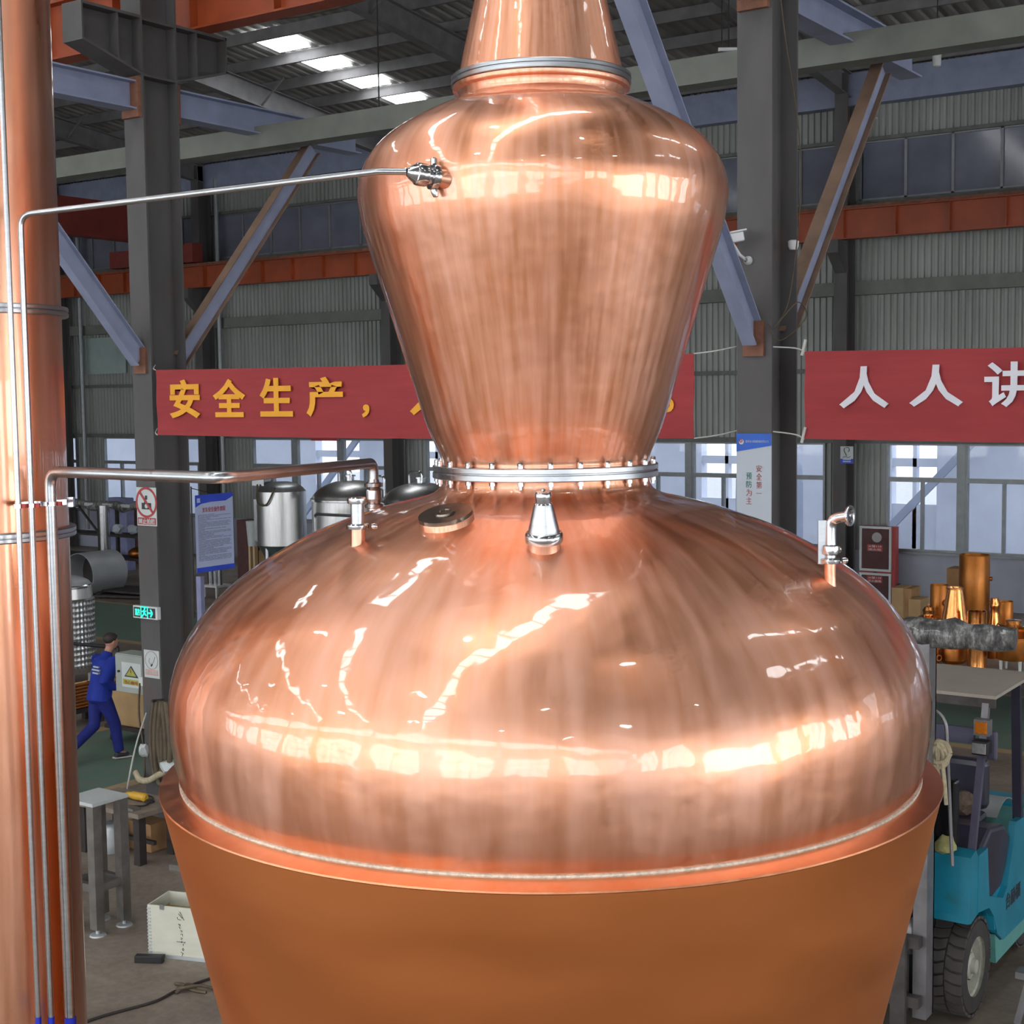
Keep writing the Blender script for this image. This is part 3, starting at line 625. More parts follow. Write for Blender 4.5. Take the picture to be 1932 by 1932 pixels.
# ------------------------------------------------------------------ more materials
M['red_cloth'] = plain('red_banner_cloth', (.31, .030, .034), .75, 0, .10, 3, .06, 0, (.6, 1, 6))
M['yellow_print'] = plain('yellow_print', (.80, .36, .015), .6, 0, .05)
M['white_print'] = plain('white_print', (.66, .66, .72), .6, 0, .04)
M['sheet_white'] = plain('printed_white', (.45, .50, .56), .5, 0, .04, 2)
M['board_white'] = plain('sign_white', (.50, .53, .53), .45, 0, .05, 4)
M['blue_print'] = plain('blue_print', (.01, .10, .52), .5, 0, .2, 3)
M['poster_blue'] = plain('poster_blue', (.02, .06, .52), .5, 0, .1, 3)
M['poster_white'] = plain('poster_white', (.40, .46, .66), .5, 0, .03, 3)
M['sign_red'] = plain('sign_red', (.34, .035, .035), .5, 0, .08)
M['ink_red'] = plain('ink_red', (.40, .09, .10), .6)
M['ink_green'] = plain('ink_green', (.05, .22, .18), .6)
M['ink_black'] = plain('ink_black', (.03, .03, .035), .6)
M['ink_grey'] = plain('ink_grey', (.22, .24, .34), .6)
M['ink_faint'] = plain('faded_ink', (.36, .33, .33), .6)
M['pink_fade'] = plain('faded_pink', (.58, .32, .27), .6)
M['sign_yellow'] = plain('sign_yellow', (.34, .37, .06), .5)
M['sign_green_glow'] = emit('exit_green', (.02, .75, .50), 1.1)
M['rope'] = plain('white_rope', (.50, .50, .47), .8)
M['rope_tan'] = plain('tan_rope', (.42, .36, .24), .85, 0, .2, 30)
M['cabinet'] = plain('pale_cabinet', (.30, .33, .30), .5, 0, .08, 3)
M['cardboard'] = plain('cardboard', (.36, .20, .09), .85, 0, .14, 4)
M['kraft'] = plain('kraft_paper', (.42, .27, .13), .85, 0, .12, 4)
M['hose'] = plain('brown_hose', (.085, .062, .035), .6, 0, .3, 9, .3)
M['wood'] = plain('pale_plywood', (.60, .60, .50), .7, 0, .06, 3, 0, 0, (1, 1, 4))
M['wood_inner'] = plain('plywood_inside', (.50, .36, .20), .75, 0, .12, 4)
M['steel_dull'] = plain('dull_steel_tube', (.24, .225, .21), .42, .7, .2, 6, .1)
M['bench'] = plain('bench_top', (.20, .16, .125), .7, 0, .3, 6)
M['dark_iron'] = plain('dark_iron', (.035, .028, .026), .6, .2, .3, 5)
M['tool_yellow'] = plain('tool_yellow', (.60, .34, .03), .45)
M['tool_red'] = plain('tool_red', (.45, .03, .02), .45)
M['blue_cloth'] = plain('royal_blue_workwear', (.004, .022, .26), .8, 0, .14, 9, .15)
M['navy_cloth'] = plain('navy_trousers', (.006, .013, .16), .8, 0, .14, 9, .15)
M['skin'] = plain('skin', (.46, .23, .16), .55, 0, .06)
M['hair'] = plain('dark_hair', (.030, .020, .016), .6, 0, .3, 30)
M['shoe'] = plain('shoe_fabric', (.02, .02, .03), .6)
M['shoe_sole'] = plain('shoe_sole', (.5, .48, .42), .6)
M['lavender'] = plain('lavender_sheet', (.24, .25, .42), .6)
M['maroon'] = plain('maroon_board', (.075, .022, .022), .6, 0, .2)
M['tank_shell'] = plain('tank_steel', (.66, .66, .65), .34, 1.0, .10, 5, 0, 0, (5, 5, .4))
M['dull_alu'] = plain('dull_aluminium', (.50, .53, .54), .55, .55, .08, 3)
M['tape'] = plain('blue_tape', (.01, .03, .55), .4)
def dimple_mat():
    m, nt, b = nodes('dimple_jacket'); v = mapped(nt, 'UV', (46, 11, 1)); vo = nt.nodes.new('ShaderNodeTexVoronoi'); vo.inputs['Scale'].default_value = 1.0; vo.inputs['Randomness'].default_value = 0.0; lk(nt, v, vo.inputs['Vector'])
    r = ramp(nt, vo.outputs['Distance'], [(.1, (.30, .31, .32)), (.5, (.66, .68, .69))]); lk(nt, r.outputs[0], b.inputs['Base Color']); b.inputs['Metallic'].default_value = .9; b.inputs['Roughness'].default_value = .3; bump(nt, b, vo.outputs['Distance'], .7, .03); return m
M['dimple'] = dimple_mat()
def wrap_mat():
    m, nt, b = nodes('crumpled_plastic_wrap'); n = noise(nt, 9, 7, mapped(nt, 'Object', (1.6, 1, .6)), .75)
    r = ramp(nt, n.outputs[0], [(.36, (.04, .038, .038)), (.5, (.15, .148, .145)), (.60, (.42, .43, .41))]); lk(nt, r.outputs[0], b.inputs['Base Color']); b.inputs['Roughness'].default_value = .35; b.inputs['Coat Weight'].default_value = .5; bump(nt, b, n.outputs[0], .8, .05); return m
M['wrap'] = wrap_mat()

# ------------------------------------------------------------------ banners and signs
def cloth(x0, x1, z0, z1, y, nx=40, nz=8, amp=.012):
    m = MB(); vs = []; fs = []
    for s in (0, 1):
        for i in range(nx + 1):
            for j in range(nz + 1):
                t, w = i / nx, j / nz; sag = -.02 * math.sin(PI * t)
                vs.append((x0 + (x1 - x0) * t, y + s * .004 + amp * math.sin(w * 9 + t * 2.3) * .6 + amp * .5 * math.sin(t * 17 + w * 3), z0 + (z1 - z0) * w + sag))
    N = (nx + 1) * (nz + 1)
    for i in range(nx):
        for j in range(nz):
            a = i * (nz + 1) + j; b = a + nz + 1
            fs.append((a, b, b + 1, a + 1)); fs.append((N + a, N + a + 1, N + b + 1, N + b))
    for j in range(nz):
        fs.append((j, j + 1, N + j + 1, N + j)); q = nx * (nz + 1) + j; fs.append((q, N + q, N + q + 1, q + 1))
    for i in range(nx):
        a = i * (nz + 1); fs.append((a, N + a, N + a + nz + 1, a + nz + 1)); a += nz; fs.append((a, a + nz + 1, N + a + nz + 1, N + a))
    return m.add(vs, fs)
VB = 10.55
p0, p1 = onv(293, 694, VB), onv(1309, 682, VB); zt, zb = (p0.z + p1.z) / 2 + .02, onv(293, 817, VB).z - .02
bn = thing('banner', ((p0.x + p1.x) / 2, VB, zb), 'long red banner with yellow characters tied between the two columns', 'banner', 'red slogan banners')
cloth(p0.x, p1.x, zb, zt, VB, 60).build('cloth', M['red_cloth'], bn, 60)
def put_char(ch, px0, px1, py0, py1, V, mat, parent, bold=.03):
    a, b = onv(px0, (py0 + py1) / 2, V), onv(px1, (py0 + py1) / 2, V); c0, c1 = onv((px0 + px1) / 2, py0, V), onv((px0 + px1) / 2, py1, V)
    m = text_mb(ch, 1.0, bold, .004); w, h = b.x - a.x, c0.z - c1.z
    if not m.v: return
    moved(m, ((a.x + b.x) / 2, V - .022, (c0.z + c1.z) / 2), 0, w / m.w, h / m.h); m.build('lettering', mat, parent, 0)
for ch, bx in (('安', (323, 380, 716, 789)), ('全', (405, 466, 715, 787)), ('生', (493, 555, 713, 786)), ('产', (581, 650, 711, 786)), ('，', (686, 700, 763, 788)), ('人', (776, 850, 708, 783)), ('人', (872, 948, 706, 782)), ('有', (968, 1046, 704, 781)), ('责', (1066, 1146, 702, 780)), ('。', (1250, 1274, 750, 778))):
    put_char(ch, *bx, VB, M['yellow_print'], bn)
for (px, z, cu, sg) in ((p0.x, zt, CL + .155, 1), (p0.x, zb, CL + .155, 1), (p1.x, zt, CR - .155, -1), (p1.x, zb, CR - .155, -1)):
    MB().tube(smooth_path([(px, VB, z), ((px + cu) / 2, VB + .1, z + .02), (cu, V_ROW - .2, z + .06)], 5), .006, 6).build('tie_rope', M['rope'], bn)
q0, q1 = onv(1518, 663, VB), onv(1518, 828, VB)
b2 = thing('banner', (q0.x + 2.4, VB, q1.z), 'red banner with white characters tied to the right column', 'banner', 'red slogan banners')
cloth(q0.x, q0.x + 4.8, q1.z, q0.z, VB, 50, 8, .016).build('cloth', M['red_cloth'], b2, 60)
for ch, bx in (('人', (1586, 1679, 691, 770)), ('人', (1718, 1819, 688, 767)), ('讲', (1859, 1965, 682, 768))):
    put_char(ch, *bx, VB, M['white_print'], b2, .02)
for z in (q0.z, q1.z):
    MB().tube(smooth_path([(q0.x, VB, z), (q0.x - .12, VB + .1, z + .03), (CR + .16, V_ROW - .24, z + .05)], 5), .006, 6).build('tie_rope', M['rope'], b2)
    MB().tube([(q0.x - .02, VB - .005, z - .03), (q0.x + .01, VB - .005, z + .09)], .012, 8).build('corner_tie', M['rope'], b2)

def board(name, label, cat, x0, x1, z0, z1, y, mat, th=.006, axis='y', group=None):
    t = thing(name, ((x0 + x1) / 2, y, z0) if axis == 'y' else (y, (x0 + x1) / 2, z0), label, cat, group)
    (MB().box(x0, x1, y - th, y, z0, z1) if axis == 'y' else MB().box(y, y + th, x0, x1, z0, z1)).build('board', mat, t, 0); return t
def ring(c, r0, r1, y, mat, parent, name='ring', sx=1.0, seg=40):
    m = MB().lathe([(r0, 0), (r0, .003), (r1, .003), (r1, 0)], (0, 0, 0), (0, -1, 0), seg); m.v = [Vector((v.x * sx + c[0], v.y + y, v.z + c[1])) for v in m.v]; return m.build(name, mat, parent, 0)
YF = V_ROW - .25
a, b = onv(258, 919, YF), onv(297, 993, YF); x0, x1, z0, z1 = a.x, b.x, b.z, a.z; w, h = x1 - x0, z1 - z0
sgn = board('prohibition_sign', 'white no-photography sign with a red ring on the left column', 'sign', x0, x1, z0, z1, YF - .001, M['board_white'])
cxs, czs = (x0 + x1) / 2, z0 + h * .61; YS = YF - .007
ring((cxs, czs), .142, .168, YS, M['sign_red'], sgn)
MB().beam((cxs - .105, YS - .003, czs + .115), (cxs + .105, YS - .003, czs - .115), .005, .026, (.0, -.0, 1)).build('slash', M['sign_red'], sgn, 0)
m = MB().box(cxs - .075, cxs + .075, YS - .002, YS, czs - .075, czs - .005); m.box(cxs - .035, cxs + .0, YS - .002, YS, czs - .005, czs + .012); m.box(cxs - .02, cxs + .015, YS - .002, YS, czs + .03, czs + .075); m.build('camera_icon', M['ink_black'], sgn, 0)
ring((cxs, czs - .04), .001, .024, YS - .002, M['board_white'], sgn, 'lens_icon')
MB().box(x0 + .012, x1 - .012, YS - .002, YS, z0 + .012, z0 + h * .21).build('red_panel', M['sign_red'], sgn, 0)
m = text_mb('禁止拍照', 1, .02, .002); moved(m, (cxs, YS - .004, z0 + h * .115), 0, (w - .05) / m.w, h * .14 / m.h); m.build('lettering', M['board_white'], sgn, 0)
# exit sign
a, b = onv(251, 1142, YF - .05), onv(297, 1170, YF - .05); x0, x1, z0, z1 = a.x, b.x, b.z, a.z
ex = thing('exit_sign', ((x0 + x1) / 2, YF, z0), 'small lit green exit sign with running figure on the left column', 'exit sign')
MB().box(x0, x1, YF - .05, YF - .001, z0, z1).build('housing', M['white_paint'], ex, 0); MB().box(x0 + .012, x1 - .03, YF - .053, YF - .05, z0 + .014, z1 - .014).build('face', M['ink_black'], ex, 0)
cx_, cz_ = (x0 + x1) / 2 - .01, (z0 + z1) / 2; ye = YF - .056
m = MB().box(cx_ - .058, cx_ - .045, ye, ye + .003, cz_ - .06, cz_ + .065).box(cx_ + .045, cx_ + .058, ye, ye + .003, cz_ - .06, cz_ + .065).box(cx_ - .058, cx_ + .058, ye, ye + .003, cz_ + .055, cz_ + .068)
m.beam((cx_ - .005, ye, cz_ + .03), (cx_ + .005, ye, cz_ - .01), .003, .028); m.beam((cx_ + .005, ye, cz_ - .01), (cx_ + .035, ye, cz_ - .03), .003, .016); m.beam((cx_, ye, cz_ - .01), (cx_ - .035, ye, cz_ - .045), .003, .016); m.beam((cx_ - .035, ye, cz_ + .01), (cx_ + .035, ye, cz_ + .02), .003, .012); m.cyl((cx_ + .008, ye, cz_ + .045), (cx_ + .008, ye + .003, cz_ + .045), .013, 10); m.build('running_figure', M['sign_green_glow'], ex, 0)
m = MB().beam((cx_ + .065, ye, cz_), (cx_ + .125, ye, cz_), .003, .018); m.beam((cx_ + .1, ye, cz_ + .04), (cx_ + .132, ye, cz_), .003, .018); m.beam((cx_ + .1, ye, cz_ - .04), (cx_ + .132, ye, cz_), .003, .018); m.build('arrow', M['sign_green_glow'], ex, 0)
m = text_mb('安全\n出口', 1, .03, .002); moved(m, (cx_ - .105, ye, cz_), 0, .078 / m.w, .075 / m.h); m.build('lettering', M['sign_green_glow'], ex, 0)
# no smoking sign
a, b = onv(272, 1225, YF), onv(302, 1281, YF); x0, x1, z0, z1 = a.x, b.x, b.z, a.z; w, h = x1 - x0, z1 - z0
ns = board('prohibition_sign', 'faded white no-smoking sign low on the left column', 'sign', x0, x1, z0, z1, YF - .001, M['board_white'], .005)
cxs, czs = (x0 + x1) / 2, z0 + h * .64
ring((cxs, czs), .095, .102, YS, M['ink_faint'], ns); m = MB().tube([(cxs - .03, YS, czs + .02), (cxs - .045, YS, czs - .02), (cxs - .01, YS, czs - .05), (cxs + .03, YS, czs - .02), (cxs + .055, YS, czs + .04)], .004, 6); m.build('hand_outline', M['ink_faint'], ns, 0)
MB().beam((cxs - .012, YS, czs - .065), (cxs + .012, YS, czs - .04), .003, .022).build('cigarette_icon', M['ink_black'], ns, 0)
MB().box(x0 + .02, x1 - .02, YS - .001, YS, z0 + .03, z0 + h * .30).build('faded_panel', M['pink_fade'], ns, 0)
m = text_mb('禁止吸烟', 1, .01, .001); moved(m, (cxs, YS - .003, z0 + h * .2), 0, (w - .06) / m.w, h * .13 / m.h); m.build('lettering', M['board_white'], ns, 0)
# hanging safety banner on the right column
a, b = onv(1390, 818, YF - .02), onv(1456, 818, YF - .02); x0, x1, z1 = a.x, b.x, a.z; z0 = z1 - 1.5; w = x1 - x0
hb_ = thing('hanging_banner', ((x0 + x1) / 2, YF - .02, z0), 'pale vertical safety banner with blue top hanging on the right column', 'banner')
MB().box(x0, x1, YF - .024, YF - .02, z0, z1).build('sheet', M['sheet_white'], hb_, 0)
MB().prism([(x0, z1), (x1, z1), (x1, z1 - .095), (x0, z1 - .145)], 'y', YF - .027, YF - .0245).build('blue_header', M['blue_print'], hb_, 0)
ring((x0 + .045, z1 - .066), .001, .021, YF - .027, M['board_white'], hb_, 'logo_disc'); ring((x0 + .042, z1 - .058), .006, .014, YF - .030, M['ink_red'], hb_, 'logo_mark')
m = text_mb('温州达人机械装备有限公司', 1, 0, .001); moved(m, (x0 + .18, YF - .028, z1 - .062), 0, .2 / m.w, .02 / m.h); m.build('company_name', M['sheet_white'], hb_, 0)
for k, ch in enumerate('安全第一'):
    m = text_mb(ch, 1, 0, .001); c = onv(1432, 884 + k * 15.6, YF - .027); moved(m, (c.x, YF - .027, c.z), 0, .048 / max(m.w, .3), (.055 if ch != '一' else .004) / max(m.h, .05)); m.build('lettering', M['ink_red'], hb_, 0)
for k, ch in enumerate('预防为主'):
    m = text_mb(ch, 1, 0, .001); c = onv(1413, 898 + k * 15.6, YF - .027); moved(m, (c.x, YF - .027, c.z), 0, .048 / m.w, .055 / m.h); m.build('lettering', M['ink_green'] if k < 2 else M['ink_red'], hb_, 0)
# forklift rules poster beside the left column, facing +x
XP = CL + .17
ya, yb = onu(367, 935, XP).y, onu(438, 930, XP).y; z1 = onu(400, 932, XP).z; z0 = onu(402, 1077, XP).z; yc = (ya + yb) / 2; pw, ph = yb - ya, z1 - z0
po = board('poster', 'white and blue forklift safety rules poster hanging behind the left column', 'poster', ya, yb, z0, z1, XP, M['poster_white'], .004, 'x')
def rot_x(m): m.v = [Vector((XP + .006 - v.y, yc + v.x, v.z)) for v in m.v]; return m   # from the xz plane facing -y to facing +x
rot_x(MB().prism([(-pw / 2, z1), (pw / 2, z1), (pw / 2, z1 - .04), (pw * .3, z1 - .085), (-pw * .1, z1 - .085), (-pw * .35, z1 - .10), (-pw / 2, z1 - .135)], 'y', -.003, 0)).build('blue_header', M['poster_blue'], po, 0)
rot_x(MB().box(-pw / 2, pw / 2, -.003, 0, z0, z0 + .055)).build('blue_footer', M['poster_blue'], po, 0)
rot_x(MB().box(-pw * .46, -pw * .38, -.006, -.003, z1 - .085, z1 - .035)).build('logo_mark', M['poster_white'], po, 0)
m = text_mb('叉车安全操作规程', 1, .01, .001); moved(m, (-.01, -.002, z1 - .17), 0, pw * .62 / m.w, .058 / m.h); rot_x(m).build('title', M['ink_red'], po, 0)
m = MB(); random.seed(3)
for k in range(36):
    z = z1 - .225 - k * (ph - .34) / 36; x = -pw * .44
    while x < pw * .40:
        l = random.uniform(.03, .14); m.box(x, min(x + l, pw * .43), -.002, 0, z - .0035, z + .0035); x += l + .012
        if random.random() < .12: break
tag(rot_x(m).build('rule_text', M['ink_grey'], po, 0), kind='stuff')
MB().tube([(XP - .02, ya - .03, z1 + .1), (XP - .02, ya - .03, z0 - .5)], .008, 6).build('hanging_pole', M['dark_iron'], po); MB().tube([(XP - .01, ya - .03, z1 + .08), (XP, yc, z1)], .005, 6).build('cord', M['black'], po)
# sign with a portrait drawing on the far wall column
YW = BACK_V - .66
a, b = onv(1586, 842, YW), onv(1610, 875, YW); x0, x1, z0, z1 = a.x, b.x, b.z, a.z
ps = board('notice_sign', 'small white notice with a line drawing and blue strip on the wall column', 'sign', x0, x1, z0, z1, YW - .002, M['board_white'], .01)
MB().box(x0, x1, YW - .018, YW - .012, z0, z0 + .28 * (z1 - z0)).build('blue_strip', M['poster_blue'], ps, 0)
for k in range(2): MB().box(x0 + .06, x1 - .05, YW - .021, YW - .018, z0 + .035 + k * .045, z0 + .06 + k * .045).build('caption_line', M['poster_white'], ps, 0)
cxs = (x0 + x1) / 2; cz0 = z0 + .3 * (z1 - z0)
MB().tube(smooth_path([(cxs - .05, YW - .016, cz0 + .23), (cxs - .06, YW - .016, cz0 + .17), (cxs - .02, YW - .016, cz0 + .10), (cxs + .0, YW - .016, cz0 + .05)], 4), .008, 6).build('drawing_line', M['ink_black'], ps)
MB().tube(smooth_path([(cxs - .03, YW - .016, cz0 + .24), (cxs + .04, YW - .016, cz0 + .24), (cxs + .06, YW - .016, cz0 + .18), (cxs + .03, YW - .016, cz0 + .15)], 4), .007, 6).build('drawing_line', M['ink_black'], ps)
MB().tube(smooth_path([(cxs - .09, YW - .016, cz0 + .02), (cxs - .03, YW - .016, cz0 + .04), (cxs + .03, YW - .016, cz0 + .02), (cxs + .09, YW - .016, cz0 + .05)], 4), .006, 6).build('drawing_line', M['ink_black'], ps)
# small plate on the far wall under the yellow-lettered banner
a, b = onv(585, 818, BACK_V - .16), onv(636, 832, BACK_V - .16)
wp = board('wall_plate', 'small white and red plate on the back wall below the banner', 'sign', a.x, b.x, b.z, a.z + .15, BACK_V - .1, M['board_white'], .02); MB().box(a.x, b.x, BACK_V - .125, BACK_V - .12, b.z, b.z + .09).build('red_edge', M['sign_red'], wp, 0)
# surveillance camera on the right column
cc0 = Vector((CR - .08, YF, 5.88))
cv = thing('surveillance_camera', cc0, 'white bullet surveillance camera on the right column', 'camera')
MB().tube([cc0 + Vector((.02, -.01, -.12)), cc0 + Vector((.0, -.10, -.08)), cc0 + Vector((-.04, -.16, .02))], .012, 8).build('arm', M['white_paint'], cv)
MB().lathe([(.035, 0), (.035, .02), (.015, .05)], cc0 + Vector((.03, -.001, -.12)), (0, -1, 0), 14, capb=True).build('mount', M['white_paint'], cv)
d = Vector((-.86, -.45, -.16)).normalized(); s0 = cc0 + Vector((.05, -.13, .06))
MB().beam(s0, s0 + d * .25, .085, .075).build('body', M['white_paint'], cv, 0, bevel=.01); MB().beam(s0 + Vector((0, 0, .045)) - d * .02, s0 + Vector((0, 0, .045)) + d * .30, .10, .012).build('sunshield', M['white_paint'], cv, 0)
MB().cyl(s0 + d * .251, s0 + d * .262, .028, 14).build('lens', M['black_gloss'], cv)
c1 = onv(1504, 461, V_ROW + .1)
MB().lathe([(.001, -.05), (.03, -.045), (.042, -.02), (.045, .02), (.03, .03)], (CR + .20, V_ROW + .05, c1.z), seg=16).build('dome_camera', M['white_paint'], None, 40, 'small white dome camera behind the right column', 'camera')
MB().tube(smooth_path([(CR + .155, V_ROW - .3, 10.5), (CR + .2, V_ROW - .25, 8.0), (CR + .26, V_ROW + .05, 6.6), (CR + .25, V_ROW - .12, 5.5), (CR + .17, V_ROW - .26, 5.22), (CR + .3, V_ROW - .1, 5.42), (CR + .33, V_ROW, 5.3), (CR + .2, V_ROW - .2, 5.12), (CR + .12, V_ROW - .28, 5.25)], 8), .005, 6).build('hanging_rope', M['hose'], None, 60, 'thin brown rope hanging down and knotted on the right column', 'rope')
MB().tube(smooth_path([at(290, 0, 17.0) + Vector((0, 0, .3)), at(330, 22, 17), at(440, 38, 17), at(560, 32, 17), at(690, 0, 17), at(760, -30, 17)], 8), .008, 6).build('hanging_cable', M['hose'], None, 60, 'drooping brown cable in front of the upper orange crane beam', 'cable')

# ------------------------------------------------------------------ left side
# electrical cabinet beside the left column
a, b = onv(216, 1232, 10.95), onv(276, 1313, 10.95); x0, x1, z0, z1 = a.x, b.x, b.z, a.z
ec_ = thing('electrical_cabinet', ((x0 + x1) / 2, 11.05, z0), 'pale green electrical cabinet with a shock warning sign beside the left column', 'cabinet')
MB().box(x0, x1, 10.97, 11.2, z0, z1).build('body', M['cabinet'], ec_, 0); MB().box(x0 + .01, x1 - .01, 10.95, 10.97, z0 + .01, z1 - .01).build('door', M['cabinet'], ec_, 0)
for z in (z0 + .06, z1 - .06): MB().box(x1 - .02, CL - .012, 11.08, 11.12, z - .02, z + .02).build('bracket_arm', M['steel_dull'], ec_, 0)
MB().lathe([(.014, 0), (.014, .02), (.001, .022)], (x0 + .07, 10.95, z0 + .24), (0, -1, 0), 12).build('knob', M['dark_iron'], ec_)
w, h = x1 - x0, z1 - z0; sx0, sx1, sz0, sz1 = x0 + w * .23, x0 + w * .86, z0 + h * .16, z0 + h * .80
wl = MB().box(sx0, sx1, 10.946, 10.949, sz0, sz1).build('warning_label', M['board_white'], ec_, 0); cxs = (sx0 + sx1) / 2
tw, thh = (sx1 - sx0) * .72, (sz1 - sz0) * .46; tz = sz0 + (sz1 - sz0) * .42
MB().prism([(cxs - tw / 2, tz), (cxs + tw / 2, tz), (cxs, tz + thh)], 'y', 10.942, 10.945).build('triangle_border', M['ink_black'], wl, 0)
MB().prism([(cxs - tw * .38, tz + .014), (cxs + tw * .38, tz + .014), (cxs, tz + thh * .84)], 'y', 10.940, 10.9418).build('triangle', M['sign_yellow'], wl, 0)
MB().prism([(cxs - .01, tz + .09), (cxs + .008, tz + .09), (cxs + .0, tz + .068), (cxs + .014, tz + .068), (cxs - .004, tz + .025), (cxs + .002, tz + .055), (cxs - .014, tz + .055)], 'y', 10.938, 10.9398).build('lightning_mark', M['sign_red'], wl, 0)
MB().box(sx0 + .02, sx1 - .02, 10.942, 10.945, sz0 + .03, sz0 + (sz1 - sz0) * .32).build('yellow_strip', M['sign_yellow'], wl, 0)
m = text_mb('当心触电', 1, .01, .001); moved(m, (cxs, 10.940, sz0 + (sz1 - sz0) * .2), 0, (sx1 - sx0) * .7 / m.w, .04 / m.h); m.build('lettering', M['sign_red'], wl, 0)
MB().box(x1 - .06, x1 + .03, 10.90, 10.945, z0 + .12, z0 + .22).build('socket', M['white_paint'], ec_, 0)
MB().tube(smooth_path([(x1 - .04, 10.9, z0 + .15), (x1 - .05, 10.88, z0 - .2), (x1 + .05, 10.85, z0 - .6), (x1 + .1, 10.8, .5)], 6), .012, 6).build('power_cable', M['hose'], ec_)
# hoses and ropes hung on the left column
hs = thing('hose_coil', (CL + .1, YF - .1, 0), 'brown hoses hanging in long loops on the left column', 'hose')
for k, (dx, r, zb_) in enumerate(((.19, .030, .62), (.25, .032, .55), (.31, .030, .70))):
    MB().tube(smooth_path([(CL + dx - .1, YF - .06, 1.46), (CL + dx - .13, YF - .09, 1.1), (CL + dx - .1, YF - .10, zb_ + .1), (CL + dx - .03, YF - .11, zb_), (CL + dx + .04, YF - .10, zb_ + .12), (CL + dx + .02, YF - .07, 1.1), (CL + dx - .04, YF - .05, 1.46)], 6), r, 10).build('hose_loop', M['hose'], hs)
MB().tube([(CL + .15, YF + .02, 1.45), (CL + .15, YF - .14, 1.47)], .015, 8).build('hook', M['dark_iron'], hs)
MB().tube(smooth_path([(CL - .22, YF - .08, .62), (CL - .1, YF - .12, .56), (CL + .05, YF - .13, .58), (CL + .2, YF - .12, .66), (CL + .3, YF - .1, .70)], 6), .035, 10).build('tied_rope', M['rope_tan'], None, 60, 'tan rope bundle tied around the base of the left column', 'rope')
MB().tube(smooth_path([(CL - .05, YF - .05, 1.3), (CL - .17, YF - .12, .9), (CL - .28, YF - .18, .35), (CL - .3, YF - .2, .02)], 6), .010, 6).build('dangling_cord', M['rope'], None, 60, 'thin white cord dangling along the left column', 'cord')
def crumple(name, c, r, mat, label, cat, seed, sq=(1, 1, .8)):
    rnd = random.Random(seed); bm = bmesh.new(); bmesh.ops.create_icosphere(bm, subdivisions=2, radius=1.0); m = MB()
    idx = {v: i for i, v in enumerate(bm.verts)}; vs = [Vector((v.co.x * sq[0], v.co.y * sq[1], v.co.z * sq[2])) * (r * rnd.uniform(.72, 1.15)) + Vector(c) for v in bm.verts]
    m.add(vs, [tuple(idx[v] for v in f.verts) for f in bm.faces]); bm.free(); return m.build(name, mat, None, 0, label, cat)
c = onv(318, 1445, 10.66); crumple('crumpled_plastic', c, .10, M['board_white'], 'crumpled white plastic bag beside the left column behind the jacket rim', 'bag', 3)
c = onv(272, 1416, 10.69); crumple('crumpled_plastic', c, .06, M['board_white'], 'small white rag hanging left of the column base', 'rag', 4, (1, 1, 1.4))
# work bench behind the stool
wb_ = thing('work_bench', (-11.75, 10.1, 0), 'low cluttered work bench in front of the left column', 'bench')
MB().box(-12.3, -11.3, 9.72, 10.32, .50, .55).build('bench_top', M['bench'], wb_, 0)
for x, y in ((-12.22, 9.8), (-11.38, 9.8), (-12.22, 10.24), (-11.38, 10.24)): MB().box(x - .045, x + .045, y - .045, y + .045, 0, .5).build('leg', M['dark_iron'], wb_, 0)
MB().box(-12.2, -11.4, 10.0, 10.04, .14, .18).build('stretcher', M['dark_iron'], wb_, 0)
g = Vector((-11.72, 10.05, .55))
ag = thing('angle_grinder', g, 'yellow power tool lying on the work bench', 'power tool')
MB().tube(smooth_path([g + Vector((-.16, 0, .045)), g + Vector((-.08, .01, .05)), g + Vector((.06, .02, .05)), g + Vector((.14, .03, .045))], 4), [.02] * 2 + [.032] * 3 + [.042] * 5 + [.045] * 2 + [.03], 12).build('housing', M['tool_yellow'], ag); MB().lathe([(.001, 0), (.055, 0), (.055, .012), (.03, .03), (.001, .032)], g + Vector((.17, .04, .0)), (0, 0, 1), 18).build('head', M['dark_iron'], ag)
MB().tube(smooth_path([g + Vector((-.16, 0, .05)), g + Vector((-.25, .1, .012)), g + Vector((-.1, .18, .012)), g + Vector((.1, .15, .012)), g + Vector((.25, -.1, .012)), g + Vector((.05, -.2, .012))], 6), .008, 6).build('cable', M['black'], ag)
MB().box(-12.15, -11.92, 9.80, 9.92, .55, .60).build('red_tool_box', M['tool_red'], None, 0, 'flat red tool case on the bench corner', 'tool case', bevel=.008)
MB().box(-11.70, -11.42, 9.76, 9.86, .551, .575).build('steel_offcut', M['steel_dull'], None, 0, 'thin steel strip lying on the front of the bench', 'steel strip')
cb = gnd(262, 1600); MB().box(cb.x - .1, cb.x + .25, cb.y - .05, cb.y + .2, 0, .30).build('carton', M['cardboard'], None, 0, 'brown cardboard carton under the work bench', 'carton', bevel=.006)
MB().lathe(prof_smooth([(.13, 0), (.15, .08), (.14, .24), (.10, .30), (.001, .31)], 4), (-12.0, 9.95, 0), seg=18).build('canister', M['dull_alu'], None, 50, 'pale round canister standing under the work bench', 'canister')
